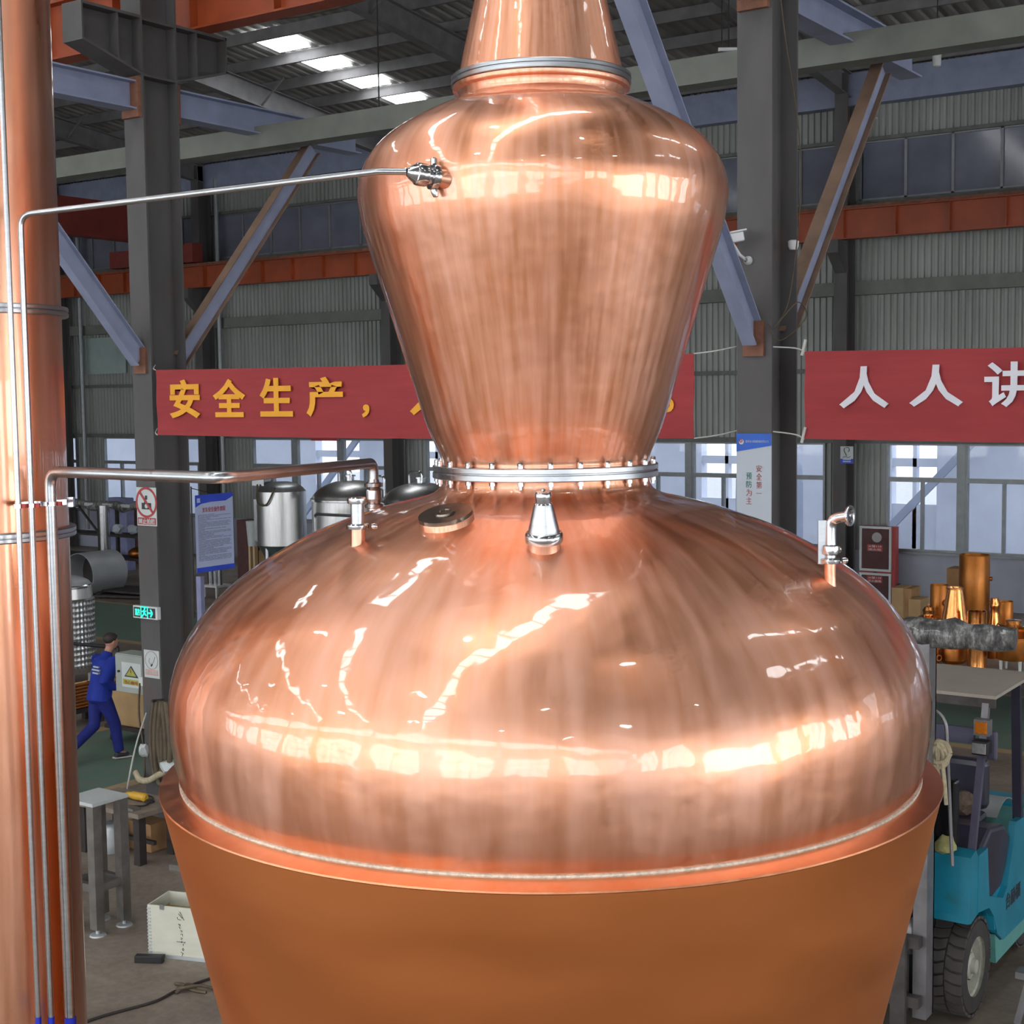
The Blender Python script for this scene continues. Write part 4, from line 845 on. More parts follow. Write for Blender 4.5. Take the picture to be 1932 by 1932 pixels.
# tall square stool of steel tube
so = thing('steel_stool', (-10.31, 8.4, 0), 'tall square stand of steel tube with adjustable feet', 'stand')
LX, LY = (-10.47, -10.17), (8.25, 8.55)
MB().box(-10.52, -10.12, 8.2, 8.60, 1.17, 1.20).build('seat_plate', M['board_white'], so, 0)
for x in LX:
    for y in LY:
        MB().box(x - .045, x + .045, y - .045, y + .045, .06, 1.17).build('leg', M['steel_dull'], so, 0)
        ft = MB().lathe([(.075, 0), (.07, .012), (.02, .018), (.014, .06)], (x, y, 0), seg=20, capb=True).build('foot', M['dull_alu'], so)
for a, b in (((-10.47, 8.25), (-10.17, 8.25)), ((-10.17, 8.25), (-10.17, 8.55)), ((-10.17, 8.55), (-10.47, 8.55)), ((-10.47, 8.55), (-10.47, 8.25))):
    a, b = Vector((*a, .42)), Vector((*b, .42)); d = (b - a).normalized() * .045; MB().beam(a + d, b - d, .05, .07).build('stretcher', M['steel_dull'], so, 0)
# plywood crate with hand-written marks
c0, c1 = gnd(281, 1804), gnd(385, 1815); ang = math.atan2(c1.y - c0.y, c1.x - c0.x)
cr = thing('plywood_crate', c0, 'open pale plywood crate with handwriting standing beside the jacket', 'crate', rotz=ang); LW, LD, LH = 1.0, .36, .45
for nm, bx in (('front_panel', (0, LW, 0, .012, .02, LH)), ('back_panel', (0, LW, LD - .012, LD, .02, LH)), ('side_panel', (0, .012, .012, LD - .012, .02, LH)), ('side_panel', (LW - .012, LW, .012, LD - .012, .02, LH))): MB().box(*bx).build(nm, [M['wood']], cr, 0, local=True)
MB().box(.012, LW - .012, .012, LD - .012, 0, .03).build('bottom_panel', M['wood_inner'], cr, 0, local=True)
MB().box(.013, LW - .013, LD - .016, LD - .0125, .03, LH - .12).build('inner_lining', M['wood_inner'], cr, 0, local=True); MB().box(.0125, .016, .014, LD - .018, .03, LH - .1).build('inner_lining', M['wood_inner'], cr, 0, local=True)
MB().box(-.002, LW, -.006, .0, 0, .03).build('steel_edge', M['dull_alu'], cr, 0, local=True)
m = MB()
for k in range(14): m.box(-.004, .03, -.004, .0, .035 + k * .029, .049 + k * .029)
m.build('edge_strip', M['dull_alu'], cr, 0, local=True)
for x, z in ((.14, LH), (.14, .02)): MB().box(x - .02, x + .02, -.008, .004, z - .03, z + .015).build('clip', M['steel'], cr, 0, local=True)
strokes = [[(0, 0), (.035, -.04)], [(.012, .02), (.05, -.055)], [(-.015, -.03), (-.01, -.05), (.02, -.055)], [(-.005, -.09), (.004, -.105), (.01, -.09), (.012, -.11)], [(.0, -.115), (.012, -.135)], [(.012, -.15), (.03, -.155), (.02, -.165)], [(.012, -.185), (.03, -.18), (.032, -.2)], [(.014, -.215), (.03, -.22), (.02, -.235), (.014, -.225)], [(-.025, -.255), (.03, -.255)], [(.016, -.262), (.03, -.255), (.018, -.247)], [(.036, -.25), (.05, -.262), (.056, -.25)], [(.035, -.27), (.036, -.285)], [(.03, -.31), (.04, -.32), (.034, -.335), (.026, -.322), (.03, -.31)], [(.01, -.345), (.036, -.36)], [(.03, -.355), (.02, -.385)]]
m = MB()
for s_ in strokes: m.tube([(.295 + a, -.002, LH - .055 + b * .95) for a, b in s_], .0022, 5)
tag(m.build('handwriting', M['ink_black'], cr, 0, local=True), kind='stuff')
p = gnd(282, 1815); MB().cbox((p.x, p.y, .03), (.24, .07, .06), M=Matrix.Rotation(.5, 3, 'Z')).build('black_block', M['black'], None, 0, 'small black block on the floor in front of the plywood crate', 'block', bevel=.006)
p = gnd(322, 1640); t_ = thing('tube_offcut', p, 'short square steel tube offcut on the floor near the jacket', 'steel tube', rotz=.25)
m = MB(); L = .3
for bx in ((0, L, -.03, -.024, 0, .06), (0, L, .024, .03, 0, .06), (0, L, -.024, .024, 0, .006), (0, L, -.024, .024, .054, .06)): m.box(*bx)
m.build('tube', M['steel_dull'], t_, 0, local=True)
pts = [gnd(x, y, .012) for x, y in ((150, 1932), (200, 1915), (290, 1890), (330, 1870), (370, 1855), (420, 1838))]
MB().tube(smooth_path(pts, 8), .011, 8).build('floor_cable', M['dark_iron'], None, 60, 'dark cable snaking across the concrete floor bottom left', 'cable')
k0 = gnd(352, 1862, .03); kn = thing('knotted_rope', (k0.x, k0.y, 0), 'frayed dark rope knotted around the floor cable', 'rope')
for s_ in ([(-.16, .03, .01), (-.05, .02, .03), (.06, .0, .02), (.18, .04, .01)], [(-.02, -.1, .01), (.0, 0, .05), (.05, .06, .02)], [(-.04, -.06, .02), (.02, -.05, .045), (.1, .05, .045), (.2, .12, .015)]): MB().tube(smooth_path([Vector((k0.x, k0.y, 0)) + Vector(q) for q in s_], 5), .014, 7).build('strand', M['hose'], kn)

# small lamps under the roof
p = at(1768, 92, 26.0); L_ = thing('pendant_lamp', p, 'small white pendant lamp under the roof at the upper right', 'lamp', 'small roof lamps'); MB().lathe([(.001, -.32), (.07, -.30), (.08, -.05), (.11, -.03), (.11, .02), (.03, .04)], p, seg=16).build('shade', M['white_paint'], L_); MB().tube([p + Vector((0, 0, .02)), (p.x, p.y, roof_z(p.y))], .01, 6).build('hanger', M['black'], L_)
for k, (px, py, lab) in enumerate(((1375, 93, 'upper white tube lamp beside the right column top'), (1362, 108, 'lower white tube lamp beside the right column top'))):
    p = at(px, py, 17.0 + k * .9); L_ = thing('tube_lamp', p, lab, 'lamp', 'small roof lamps'); MB().tube([p - R0 * .12, p + R0 * .18], .022, 10).build('tube', M['white_paint'], L_); MB().tube([p, (p.x, p.y, roof_z(p.y))], .008, 6).build('hanger', M['black'], L_)
# ------------------------------------------------------------------ person walking along the green aisle
def loft(m, pts, seg=14):
    """closed tube through (point, rx, ry): rx along x, ry across"""
    n = len(pts); vs = []; fs = []
    for i, (p, rx, ry) in enumerate(pts):
        p = Vector(p); t = (Vector(pts[min(i + 1, n - 1)][0]) - Vector(pts[max(i - 1, 0)][0])).normalized()
        x = Vector((1, 0, 0)); x = (x - t * x.dot(t)).normalized(); y = t.cross(x)
        for k in range(seg): a = 2 * PI * k / seg; vs.append(p + x * (rx * math.cos(a)) + y * (ry * math.sin(a)))
    for i in range(n - 1):
        for k in range(seg): fs.append((i * seg + k, i * seg + (k + 1) % seg, (i + 1) * seg + (k + 1) % seg, (i + 1) * seg + k))
    fs += [tuple(range(seg - 1, -1, -1)), tuple(range((n - 1) * seg, n * seg))]; m.add(vs, fs); return m
def blob(m, c, r, seg=12):
    n = 8; m.lathe([(max(1e-4, math.sin(PI * i / n)), -math.cos(PI * i / n)) for i in range(n + 1)], (0, 0, 0), seg=seg); k = seg * (n + 1)
    for i in range(len(m.v) - k, len(m.v)): m.v[i] = Vector((m.v[i].x * r[0] + c[0], m.v[i].y * r[1] + c[1], m.v[i].z * r[2] + c[2]))
    return m
def fused(m, name, mat, parent, voxel=.012, it=4):
    """melt overlapping lofts into one continuous skin"""
    o = bpy.data.objects.new('tmp', m.mesh('tmp', (0, 0, 0), 0)); COL.objects.link(o)
    r = o.modifiers.new('r', 'REMESH'); r.mode = 'VOXEL'; r.voxel_size = voxel; s = o.modifiers.new('s', 'SMOOTH'); s.factor = .5; s.iterations = it
    dg = bpy.context.evaluated_depsgraph_get(); dg.update(); me = bpy.data.meshes.new_from_object(o.evaluated_get(dg)); bpy.data.objects.remove(o); me.name = name
    me.polygons.foreach_set('use_smooth', [True] * len(me.polygons)); me.materials.clear(); me.materials.append(mat)
    q = bpy.data.objects.new(name, me); COL.objects.link(q); q.parent = parent; OFF[q.name] = OFF[parent.name]; return q
ff = gnd(224, 1428)
pe = thing('person', (ff.x - .02, ff.y - .20, 0), 'person in royal blue work clothes walking away along the aisle', 'person', rotz=-.12)
PEL, SPI, CHE, NB, NK = (0, -.06, .88), (0, -.02, 1.05), (0, .03, 1.24), (0, .07, 1.385), (0, .10, 1.45)
SH = {1: (.185, .05, 1.335), -1: (-.185, .05, 1.335)}; EL = {1: (.275, -.17, 1.10), -1: (-.24, .09, 1.06)}; WR_ = {1: (.235, .04, .985), -1: (-.20, .28, 1.0)}; HN = {1: (.225, .12, .965), -1: (-.195, .36, .99)}
HP = {1: (.085, -.05, .84), -1: (-.085, -.05, .84)}; KN = {1: (.09, .10, .47), -1: (-.09, -.10, .46)}; AN = {1: (.09, .15, .10), -1: (-.09, -.46, .21)}; TO = {1: (.095, .28, .04), -1: (-.09, -.42, .06)}
def lerp(a, b, t): return tuple(Vector(a) * (1 - t) + Vector(b) * t)
m = MB(); loft(m, [(PEL, .13, .10), (SPI, .12, .09), (CHE, .145, .10), (lerp(CHE, NB, .6), .13, .08), (NB, .055, .055), (NK, .048, .05), ((0, .125, 1.49), .05, .055)])
blob(m, (0, .145, 1.565), (.073, .092, .105)); blob(m, (0, .165, 1.515), (.052, .065, .06)); blob(m, (0, .240, 1.560), (.013, .020, .020)); blob(m, (.074, .135, 1.56), (.010, .018, .028)); blob(m, (-.074, .135, 1.56), (.010, .018, .028)); blob(m, (0, .224, 1.515), (.024, .012, .008))
for s in (1, -1):
    loft(m, [(lerp(CHE, SH[s], .7), .06, .06), (SH[s], .05, .05), (EL[s], .038, .038), (WR_[s], .026, .026), (HN[s], .036, .018)]); loft(m, [(HP[s], .075, .075), (KN[s], .052, .052), (AN[s], .036, .036), (TO[s], .034, .026)])
    c = Vector(HN[s])
    for dx, ln in ((-.028, .062), (-.010, .074), (.009, .070), (.027, .055)): loft(m, [(c + Vector((dx, -.01, 0)), .010, .010), (c + Vector((dx, .03 + ln * .3, -.008)), .0095, .0095), (c + Vector((dx, .03 + ln * .6, -.03)), .009, .009), (c + Vector((dx, .03 + ln * .65, -.055)), .008, .008)], 8)
    loft(m, [(c + Vector((-s * .025, -.02, 0)), .011, .011), (c + Vector((-s * .048, .02, -.015)), .010, .010), (c + Vector((-s * .048, .045, -.03)), .009, .009)], 8)
fused(m, 'body', M['skin'], pe, .0075, 3)
for sx in (-.028, .028): m = MB(); blob(m, (sx, .226, 1.578), (.010, .009, .007), 8); m.build('eye', M['ink_black'], pe, 60, local=True)
m = MB(); loft(m, [((0, -.07, .80), .19, .155), (PEL, .185, .15), (SPI, .175, .14), (CHE, .20, .145), (lerp(CHE, NB, .55), .175, .125), (lerp(CHE, NB, .85), .10, .09), (NB, .075, .075), ((0, .09, 1.43), .064, .064)])
for s in (1, -1): loft(m, [(lerp(CHE, SH[s], .55), .085, .085), (SH[s], .085, .085), (lerp(SH[s], EL[s], .6), .072, .072), (EL[s], .066, .066), (lerp(EL[s], WR_[s], .5), .058, .058), (WR_[s], .048, .048)])
fused(m, 'jacket', M['blue_cloth'], pe, .014, 5)
m = MB(); loft(m, [((0, -.06, .93), .15, .125), (PEL, .165, .14), ((0, -.055, .80), .16, .14)])
for s in (1, -1): loft(m, [(HP[s], .10, .105), (lerp(HP[s], KN[s], .5), .092, .092), (KN[s], .08, .08), (lerp(KN[s], AN[s], .6), .07, .07), (AN[s], .066, .066)])
fused(m, 'trousers', M['navy_cloth'], pe, .014, 5)
def shoe(hx, hy, hz, tx, ty, tz):
    a, b = Vector((hx, hy, hz)), Vector((tx, ty, tz)); m = MB(); loft(m, [(a - (b - a) * .15, .03, .03), (a, .046, .046), ((a + b) / 2, .046, .038), (b, .044, .03), (b + (b - a) * .12, .025, .018)]); s_ = fused(m, 'shoe', M['shoe'], pe, .009, 3)
    d = (b - a).normalized(); up_ = Vector((1, 0, 0)).cross(d).normalized(); up_ = up_ if up_.z > 0 else -up_; q = -up_ * .034
    MB().beam(a + q - d * .04, b + q + d * .05, .08, .018, tuple(up_)).build('sole', M['shoe_sole'], s_, 0, local=True)
shoe(.09, .11, .058, .095, .27, .048); shoe(-.09, -.52, .17, -.09, -.42, .06)
m = MB(); blob(m, (0, .130, 1.600), (.084, .100, .084), 18); m.v = [Vector((v.x, v.y, max(v.z, 1.54 + max(0, (v.y - .12)) * .9))) for v in m.v]; m.build('hair', M['hair'], pe, 60, local=True)
for k, (z, w_, dy) in enumerate(((1.26, .12, .0), (1.22, .17, .004), (1.18, .13, .009))): MB().box(.04 - w_ / 2, .04 + w_ / 2, -.128 - dy, -.105, z - .010, z + .010).build('back_print', M['sheet_white'], pe, 0, local=True)

# ------------------------------------------------------------------ far left equipment
jt = gnd(126, 1288)
tk = thing('jacketed_tank', jt, 'stainless tank with dimpled jacket and domed lid behind the copper column', 'tank')
MB().lathe([(.50, .30), (.50, 1.42)], jt, seg=64).build('dimple_jacket', M['dimple'], tk); MB().lathe([(.47, .2), (.5, .3)], jt, seg=48, capb=True).build('bottom', M['tank_shell'], tk); MB().lathe([(.50, 1.42), (.47, 1.45), (.46, 1.62)], jt, seg=48).build('neck', M['tank_shell'], tk)
MB().lathe([(.46, 1.62), (.475, 1.625), (.475, 1.66), (.455, 1.675)], jt, seg=48).build('rim', M['steel_bright'], tk); MB().lathe(prof_smooth([(.455, 1.67), (.40, 1.73), (.26, 1.79), (.12, 1.815), (.001, 1.82)], 4), jt, seg=48).build('lid', M['dull_alu'], tk)
MB().lathe([(.05, 1.80), (.05, 1.86), (.06, 1.86), (.06, 1.88), (.001, 1.885)], jt + Vector((.03, 0, 0)), seg=16).build('lid_fitting', M['steel_bright'], tk)
for k in range(4): a = PI / 4 + k * PI / 2; MB().tube([jt + Vector((.38 * math.cos(a), .38 * math.sin(a), 0)), jt + Vector((.38 * math.cos(a), .38 * math.sin(a), .3))], .035, 10).build('leg', M['steel_brushed'], tk)
dp = gnd(150, 1128); DR = .53
du_ = thing('sheet_drum', dp, 'large dull aluminium drum lying on its side with an open dark end', 'drum')
MB().lathe([(DR - .012, 0), (DR, 0), (DR, 1.05), (DR - .012, 1.05), (DR - .012, .0)], (dp.x, dp.y, DR + .02), (0, 1, 0), 48).build('shell', M['dull_alu'], du_); MB().lathe([(.001, .55), (DR - .013, .55)], (dp.x, dp.y, DR + .02), (0, 1, 0), 48).build('inner_disc', M['dark_iron'], du_)
for y in (.2, .75): MB().prism([(dp.x - .5, 0), (dp.x + .5, 0), (dp.x + .42, .16), (dp.x + .2, .02), (dp.x - .2, .02), (dp.x - .42, .16)], 'y', dp.y + y, dp.y + y + .08).build('cradle', M['dark_iron'], du_, 0)
# storage rack behind the drum
rk0 = gnd(140, 1112); rk1 = gnd(285, 1118); ang = 0
X0, X1, Y0, Y1 = -33.2, -28.6, 25.6, 26.2
rk = thing('storage_rack', ((X0 + X1) / 2, Y0, 0), 'dark steel storage rack with a wrapped top beam against the far left', 'rack')
for x in (X0, (X0 + X1) / 2, X1):
    for y in (Y0, Y1): MB().box(x - .04, x + .04, y - .04, y + .04, 0, 1.95).build('post', M['dark_iron'], rk, 0)
for z in (.55, 1.15): MB().box(X0, X1, Y0, Y1, z, z + .06).build('shelf', M['dark_iron'], rk, 0)
for x in ((X0 + X1) / 2, X1): MB().beam((x, Y0, 1.2), (x - .8, Y0, 1.9), .04, .05).build('brace', M['dark_iron'], rk, 0)
m = MB(); pts = [Vector((X0 + (X1 - X0) * t / 14, Y0 - .02, 1.98 + .05 * math.sin(t * 1.7))) for t in range(15)]; m.tube(pts, [.11 + .025 * math.sin(k * 2.1) for k in range(15)], 10); m.build('wrapped_beam', M['wrap'], rk, 60)
for k in range(6): x = X0 + .6 + k * .72; MB().cbox((x, Y0 - .12, 2.0), (.34, .02, .08)).build('plastic_strip', M['board_white'], rk, 0)
rack_items = [('polished_pipe', -30.75, 2.1), ]
pp = onv(206, 1020, 25.4); pt = onv(206, 951, 25.4)
MB().lathe([(.145, 0), (.145, pt.z), (.125, pt.z), (.125, .0)], (pp.x + .3, 25.0, 0), seg=28).build('polished_pipe', M['steel_bright'], None, 40, 'upright polished steel pipe in front of the storage rack', 'pipe')
b_ = onv(232, 940, 27.2); c_ = onv(205, 990, 27.2); MB().box(c_.x, b_.x + .1, 27.2, 27.5, 0, b_.z).build('lavender_screen', M['lavender'], None, 0, 'lavender-blue screen standing behind the polished pipe', 'screen', bevel=.02)
b_ = onv(258, 945, 28.5); c_ = onv(233, 990, 28.5); MB().box(c_.x, b_.x + .4, 28.5, 29.0, 0, b_.z - .05).build('brown_cupboard', M['maroon'], None, 0, 'brown cupboard behind the rack left of the column', 'cupboard', bevel=.01)
for k, (px, lab) in enumerate(((222, 'clear bag of fittings on the upper rack shelf, left one'), (250, 'clear bag of fittings on the upper rack shelf, right one'))):
    c_ = onv(px, 1068, Y0 + .2); crumple('parts_bag', (c_.x, Y0 + .25, 1.21 + .13), .17, M['sheet_white'], lab, 'bag', 11 + k, (1, .9, .8))
c_ = onv(258, 1080, Y0 + .2); MB().lathe(prof_smooth([(.10, 0), (.22, .05), (.24, .16), (.12, .26), (.001, .28)], 3), (c_.x, Y0 + .25, .61), seg=20).build('copper_bowl', M['copper_dull'], None, 50, 'small dull copper bowl on the lower rack shelf', 'bowl')
for k, lab in enumerate(('flat dark steel sheet leaning topmost on the floor pile beside the drum', 'flat dark steel sheet at the bottom of the pile beside the drum')):
    c_ = gnd(238, 1118); MB().cbox((c_.x + .55 + .1 * k, c_.y - .35 - .15 * k, .06 + .09 * (1 - k)), (1.5, .9, .05), M=Matrix.Rotation(.1 + .2 * k, 3, 'Z')).build('steel_sheet', M['dark_iron'], None, 0, lab, 'steel sheet', 'sheets beside the drum')
# bundle of copper tubes on a trestle
tr = thing('trestle', (-17.25, 13.2, 0), 'dark low trestle carrying the copper tubes', 'trestle')
MB().box(-17.5, -17.0, 11.9, 14.15, .20, .26).build('top', M['dark_iron'], tr, 0)
for x in (-17.42, -17.08):
    for y in (12.0, 14.05): MB().box(x - .04, x + .04, y - .04, y + .04, 0, .2).build('leg', M['dark_iron'], tr, 0)
k = 0
for j in range(8):
    for i in range(3):
        if j and i == 2 and j % 2: continue
        o = MB().tube([(-17.04 - .05 * i, 11.6 + .05 * random.random(), .285 + .048 * j), (-17.04 - .05 * i, 14.3 + .12 * random.random(), .285 + .048 * j)], .023, 10).build('copper_tube', M['copper_bright'], None, 50, 'shiny copper tube in the bundle on the dark trestle', 'copper tube', 'copper tubes on the trestle'); k += 1
MB().tube([(-18.9, 15.0, .98), (-16.0, 14.9, .98)], .025, 8).build('black_bar', M['black'], None, 50, 'long black bar running behind the walking person', 'bar') if 0 else None
rl = thing('black_rail', (-17.6, 14.8, 0), 'thin black barrier rail in front of the jacketed tank', 'rail'); q0_, q1_ = onv(135, 1214, 14.8), onv(222, 1222, 14.8); MB().tube([q0_, q1_], .03, 8).build('bar', M['black'], rl)
for q in (q0_, q1_): MB().tube([(q.x, q.y, 0), q], .025, 8).build('post', M['black'], rl)
# hand cart with a carton
w0 = gnd(234, 1408); ct = thing('hand_cart', w0, 'flat dark hand cart standing behind the walking person', 'cart')
MB().box(w0.x - .45, w0.x + .55, w0.y + .05, w0.y + .75, .20, .25).build('deck', M['dark_iron'], ct, 0)
for x in (w0.x - .3, w0.x + .4):
    for y in (w0.y + .12, w0.y + .66):
        MB().cyl((x - .02, y, .09), (x + .02, y, .09), .09, 16).build('wheel', M['black'], ct); MB().box(x - .035, x + .035, y - .03, y + .03, .16, .2).build('caster_fork', M['dark_iron'], ct, 0)
MB().box(w0.x - .38, w0.x + .5, w0.y + .12, w0.y + .68, .25, .72).build('carton', M['kraft'], None, 0, 'large brown carton standing on the hand cart', 'carton', bevel=.01)
MB().tube([(w0.x + .5, w0.y + .1, .25), (w0.x + .5, w0.y + .1, .9), (w0.x + .5, w0.y + .7, .9), (w0.x + .5, w0.y + .7, .25)], .018, 8).build('handle', M['dark_iron'], ct)

# ------------------------------------------------------------------ tanks by the windows
def dome_tank(cx, cy, r, ztop, label, seed):
    t = thing('domed_tank', (cx, cy, 0), label, 'tank', 'domed brewing tanks'); zs = ztop - .42
    MB().lathe([(r, .45), (r, zs - .1), (r * 1.0, zs)], (cx, cy, 0), seg=48, capb=True).build('shell', M['tank_shell'], t); MB().lathe([(r, zs), (r + .03, zs + .01), (r + .03, zs + .05), (r, zs + .06)], (cx, cy, 0), seg=48).build('rim', M['steel_bright'], t)
    MB().lathe(prof_smooth([(r, zs + .05), (r * .93, zs + .15), (r * .7, zs + .30), (r * .35, zs + .40), (.001, zs + .42)], 4), (cx, cy, 0), seg=48).build('dome', M['tank_shell'], t)
    MB().lathe([(.09, 0), (.09, .10), (.12, .10), (.12, .13), (.001, .14)], (cx, cy, ztop - .02), seg=18).build('manway', M['steel_bright'], t)
    MB().tube(bend_path([(cx - .2, cy - .1, ztop - .05), (cx - .2, cy - .1, ztop + .22), (cx + .12, cy - .1, ztop + .22), (cx + .12, cy - .1, ztop + .05)], .08), .022, 8).build('spray_pipe', M['steel_bright'], t)
    MB().tube(bend_path([(cx + r * .75, cy, zs + .28), (cx + r * .75, cy, zs + .52), (cx + r * 1.15, cy, zs + .52), (cx + r * 1.15, cy, .6)], .08), .025, 8).build('side_pipe', M['steel_bright'], t)
    for k in range(4): a = PI / 4 + k * PI / 2; MB().tube([(cx + r * .8 * math.cos(a), cy + r * .8 * math.sin(a), 0), (cx + r * .8 * math.cos(a), cy + r * .8 * math.sin(a), .5)], .05, 10).build('leg', M['steel_brushed'], t)
dome_tank(-19.88, 23.0, .80, 3.02, 'domed stainless tank left of the other, below the bent vapour pipe', 1); dome_tank(-17.95, 22.9, .78, 3.02, 'domed stainless tank right of the other, nearest the pot still neck', 2)
ct_ = Vector((-21.45, 22.6, 0)); fz = 2.78
cf = thing('conical_tank', ct_, 'slim stainless tank with conical bottom left of the domed tanks', 'tank')
MB().lathe([(.52, 1.65), (.52, fz)], ct_, seg=40).build('shell', M['tank_shell'], cf); MB().lathe([(.06, .75), (.52, 1.65)], ct_, seg=40, capb=True).build('cone', M['steel'], cf); MB().lathe(prof_smooth([(.52, fz), (.40, fz + .12), (.2, fz + .19), (.001, fz + .2)], 4), ct_, seg=40).build('lid', M['steel_brushed'], cf)
MB().cbox(ct_ + Vector((-.32, -.25, fz + .22)), (.34, .22, .2)).build('motor_box', M['steel_bright'], cf, 0); MB().tube(smooth_path([ct_ + Vector((-.3, -.4, fz + .15)), ct_ + Vector((-.15, -.56, fz - .2)), ct_ + Vector((.1, -.56, fz - .25)), ct_ + Vector((.3, -.5, fz + .1))], 6), .018, 8).build('hose', M['hose'], cf)
MB().box(ct_.x - .62, ct_.x - .48, 22.4, 22.6, 1.7, 2.6).build('side_gauge', M['steel_bright'], cf, 0)
for k in range(3): a = .5 + k * 2 * PI / 3; MB().tube([ct_ + Vector((.46 * math.cos(a), .46 * math.sin(a), 0)), ct_ + Vector((.46 * math.cos(a), .46 * math.sin(a), 1.7))], .04, 10).build('leg', M['steel_brushed'], cf)
rr = thing('platform_rail', (-20.2, 21.6, 0), 'thin steel platform rail in front of the domed tanks', 'rail')
g0, g1 = onv(594, 970, 21.5), onv(672, 968, 21.5); MB().tube(bend_path([(g0.x, 21.5, 0), (g0.x, 21.5, g0.z), (g1.x + 1.2, 21.5, g0.z), (g1.x + 1.2, 21.5, 0)], .08), .03, 8).build('hoop', M['steel'], rr)
for px0, px1, py, V, mat, nm, lab, cat in ((446, 466, 981, 24.5, 'maroon', 'maroon_board', 'dark maroon board leaning beside the white roll', 'board'), (487, 512, 983, 24.5, 'maroon', 'maroon_cabinet', 'dark maroon box standing right of the white roll', 'box')):
    a, b = onv(px0, py, V), onv(px1, py, V); MB().box(a.x, b.x, V, V + .4, 0 if nm == 'maroon_board' else 1.25, a.z).build(nm, M[mat], None, 0, lab, cat, bevel=.01)
a, b = onv(487, 1013, 24.2), onv(530, 1013, 24.2); MB().box(a.x, b.x, 24.2, 24.95, 0, 1.25).build('sack_crate', M['kraft'], None, 0, 'brown crate below the maroon box beside the conical tank', 'crate', bevel=.01)
a = onv(476, 983, 24.0); z_ = onv(476, 1030, 24.0).z
wr_ = thing('white_roll', (a.x, 24.0, 0), 'tapered white roll on a wooden stand between the maroon boards', 'roll'); MB().lathe([(.11, z_), (.15, a.z), (.001, a.z)], (a.x, 24.0, 0), seg=20, capb=True).build('roll', M['board_white'], wr_)
for s in (-1, 1): MB().box(a.x + s * .07 - .03, a.x + s * .07 + .03, 23.95, 24.05, 0, z_).build('stand_leg', M['wood_inner'], wr_, 0)
# trolley with wrapped steel parts below the poster
a = gnd(395, 1128); tl = thing('white_trolley', a, 'white trolley behind the left column under the poster', 'trolley'); MB().box(a.x - .25, a.x + .25, a.y, a.y + .5, .25, .3).build('deck', M['white_paint'], tl, 0)
for x in (-.2, .2):
    for y in (.05, .45): MB().box(a.x + x - .02, a.x + x + .02, a.y + y - .02, a.y + y + .02, 0, .25).build('leg', M['white_paint'], tl, 0)
for k, (dx, h) in enumerate(((-.14, .5), (.02, .42), (.16, .55))): MB().lathe([(.07, 0), (.07, h), (.05, h)], (a.x + dx, a.y + .2, .3), seg=16, capb=True).build('wrapped_fitting', M['steel_bright'], None, 40, ['wrapped steel fitting on the trolley, leftmost of three', 'wrapped steel fitting on the trolley, middle of three', 'wrapped steel fitting on the trolley, rightmost of three'][k], 'fitting', 'fittings on the trolley')
a = onv(376, 1120, 12.6); MB().box(a.x - .05, a.x + .03, 12.6, 12.66, 0, onv(376, 1088, 12.6).z).build('lavender_sheet', M['lavender'], None, 0, 'narrow lavender sheet standing upright behind the left column', 'sheet')
# ------------------------------------------------------------------ forklift at the right, facing the viewer
M['teal'] = plain('teal_forklift_paint', (.010, .25, .37), .4, 0, .12, 4, 0, .3, (1, 1, 1), (.02, .17, .20))
M['teal_pale'] = plain('pale_teal_paint', (.12, .36, .33), .5, 0, .1, 4)
M['mast_grey'] = plain('greasy_mast_steel', (.10, .09, .085), .45, .5, .3, 6, .1)
M['mast_light'] = plain('worn_mast_steel', (.26, .25, .26), .4, .6, .2, 6)
M['violet_grey'] = plain('violet_grey_paint', (.085, .08, .125), .45, 0, .15, 4)
M['hood_black'] = plain('dark_hood_plastic', (.035, .033, .055), .4, 0, .2, 4, 0, .2)
M['guard_top'] = plain('dusty_guard_plate', (.40, .35, .30), .7, 0, .08, 2.5)
M['amber'] = plain('amber_lens', (.55, .16, .01), .25, 0, .2, 30)
M['lens_clear'] = plain('lamp_lens', (.62, .62, .62), .1, .7, .2, 20)
M['tyre'] = plain('worn_tyre', (.075, .066, .062), .8, 0, .15, 8, .1)
M['tyre_wall'] = plain('tyre_sidewall', (.045, .04, .038), .8, 0, .2, 8, .1)
M['rim_paint'] = plain('worn_rim_paint', (.38, .38, .32), .6, 0, .25, 9, .2)
M['sponge'] = plain('yellow_sponge', (.42, .40, .17), .9)
M['glove_red'] = plain('faded_red_cloth', (.36, .09, .07), .85)
M['fur'] = plain('brown_fleece', (.16, .11, .08), .95, 0, .35, 40, .8)
FX, FY = -3.72, 10.75
fk = thing('forklift', (FX, FY, 0), 'teal forklift truck with a raised wrapped mast standing behind the still', 'forklift')
WR, WW = .375, .26
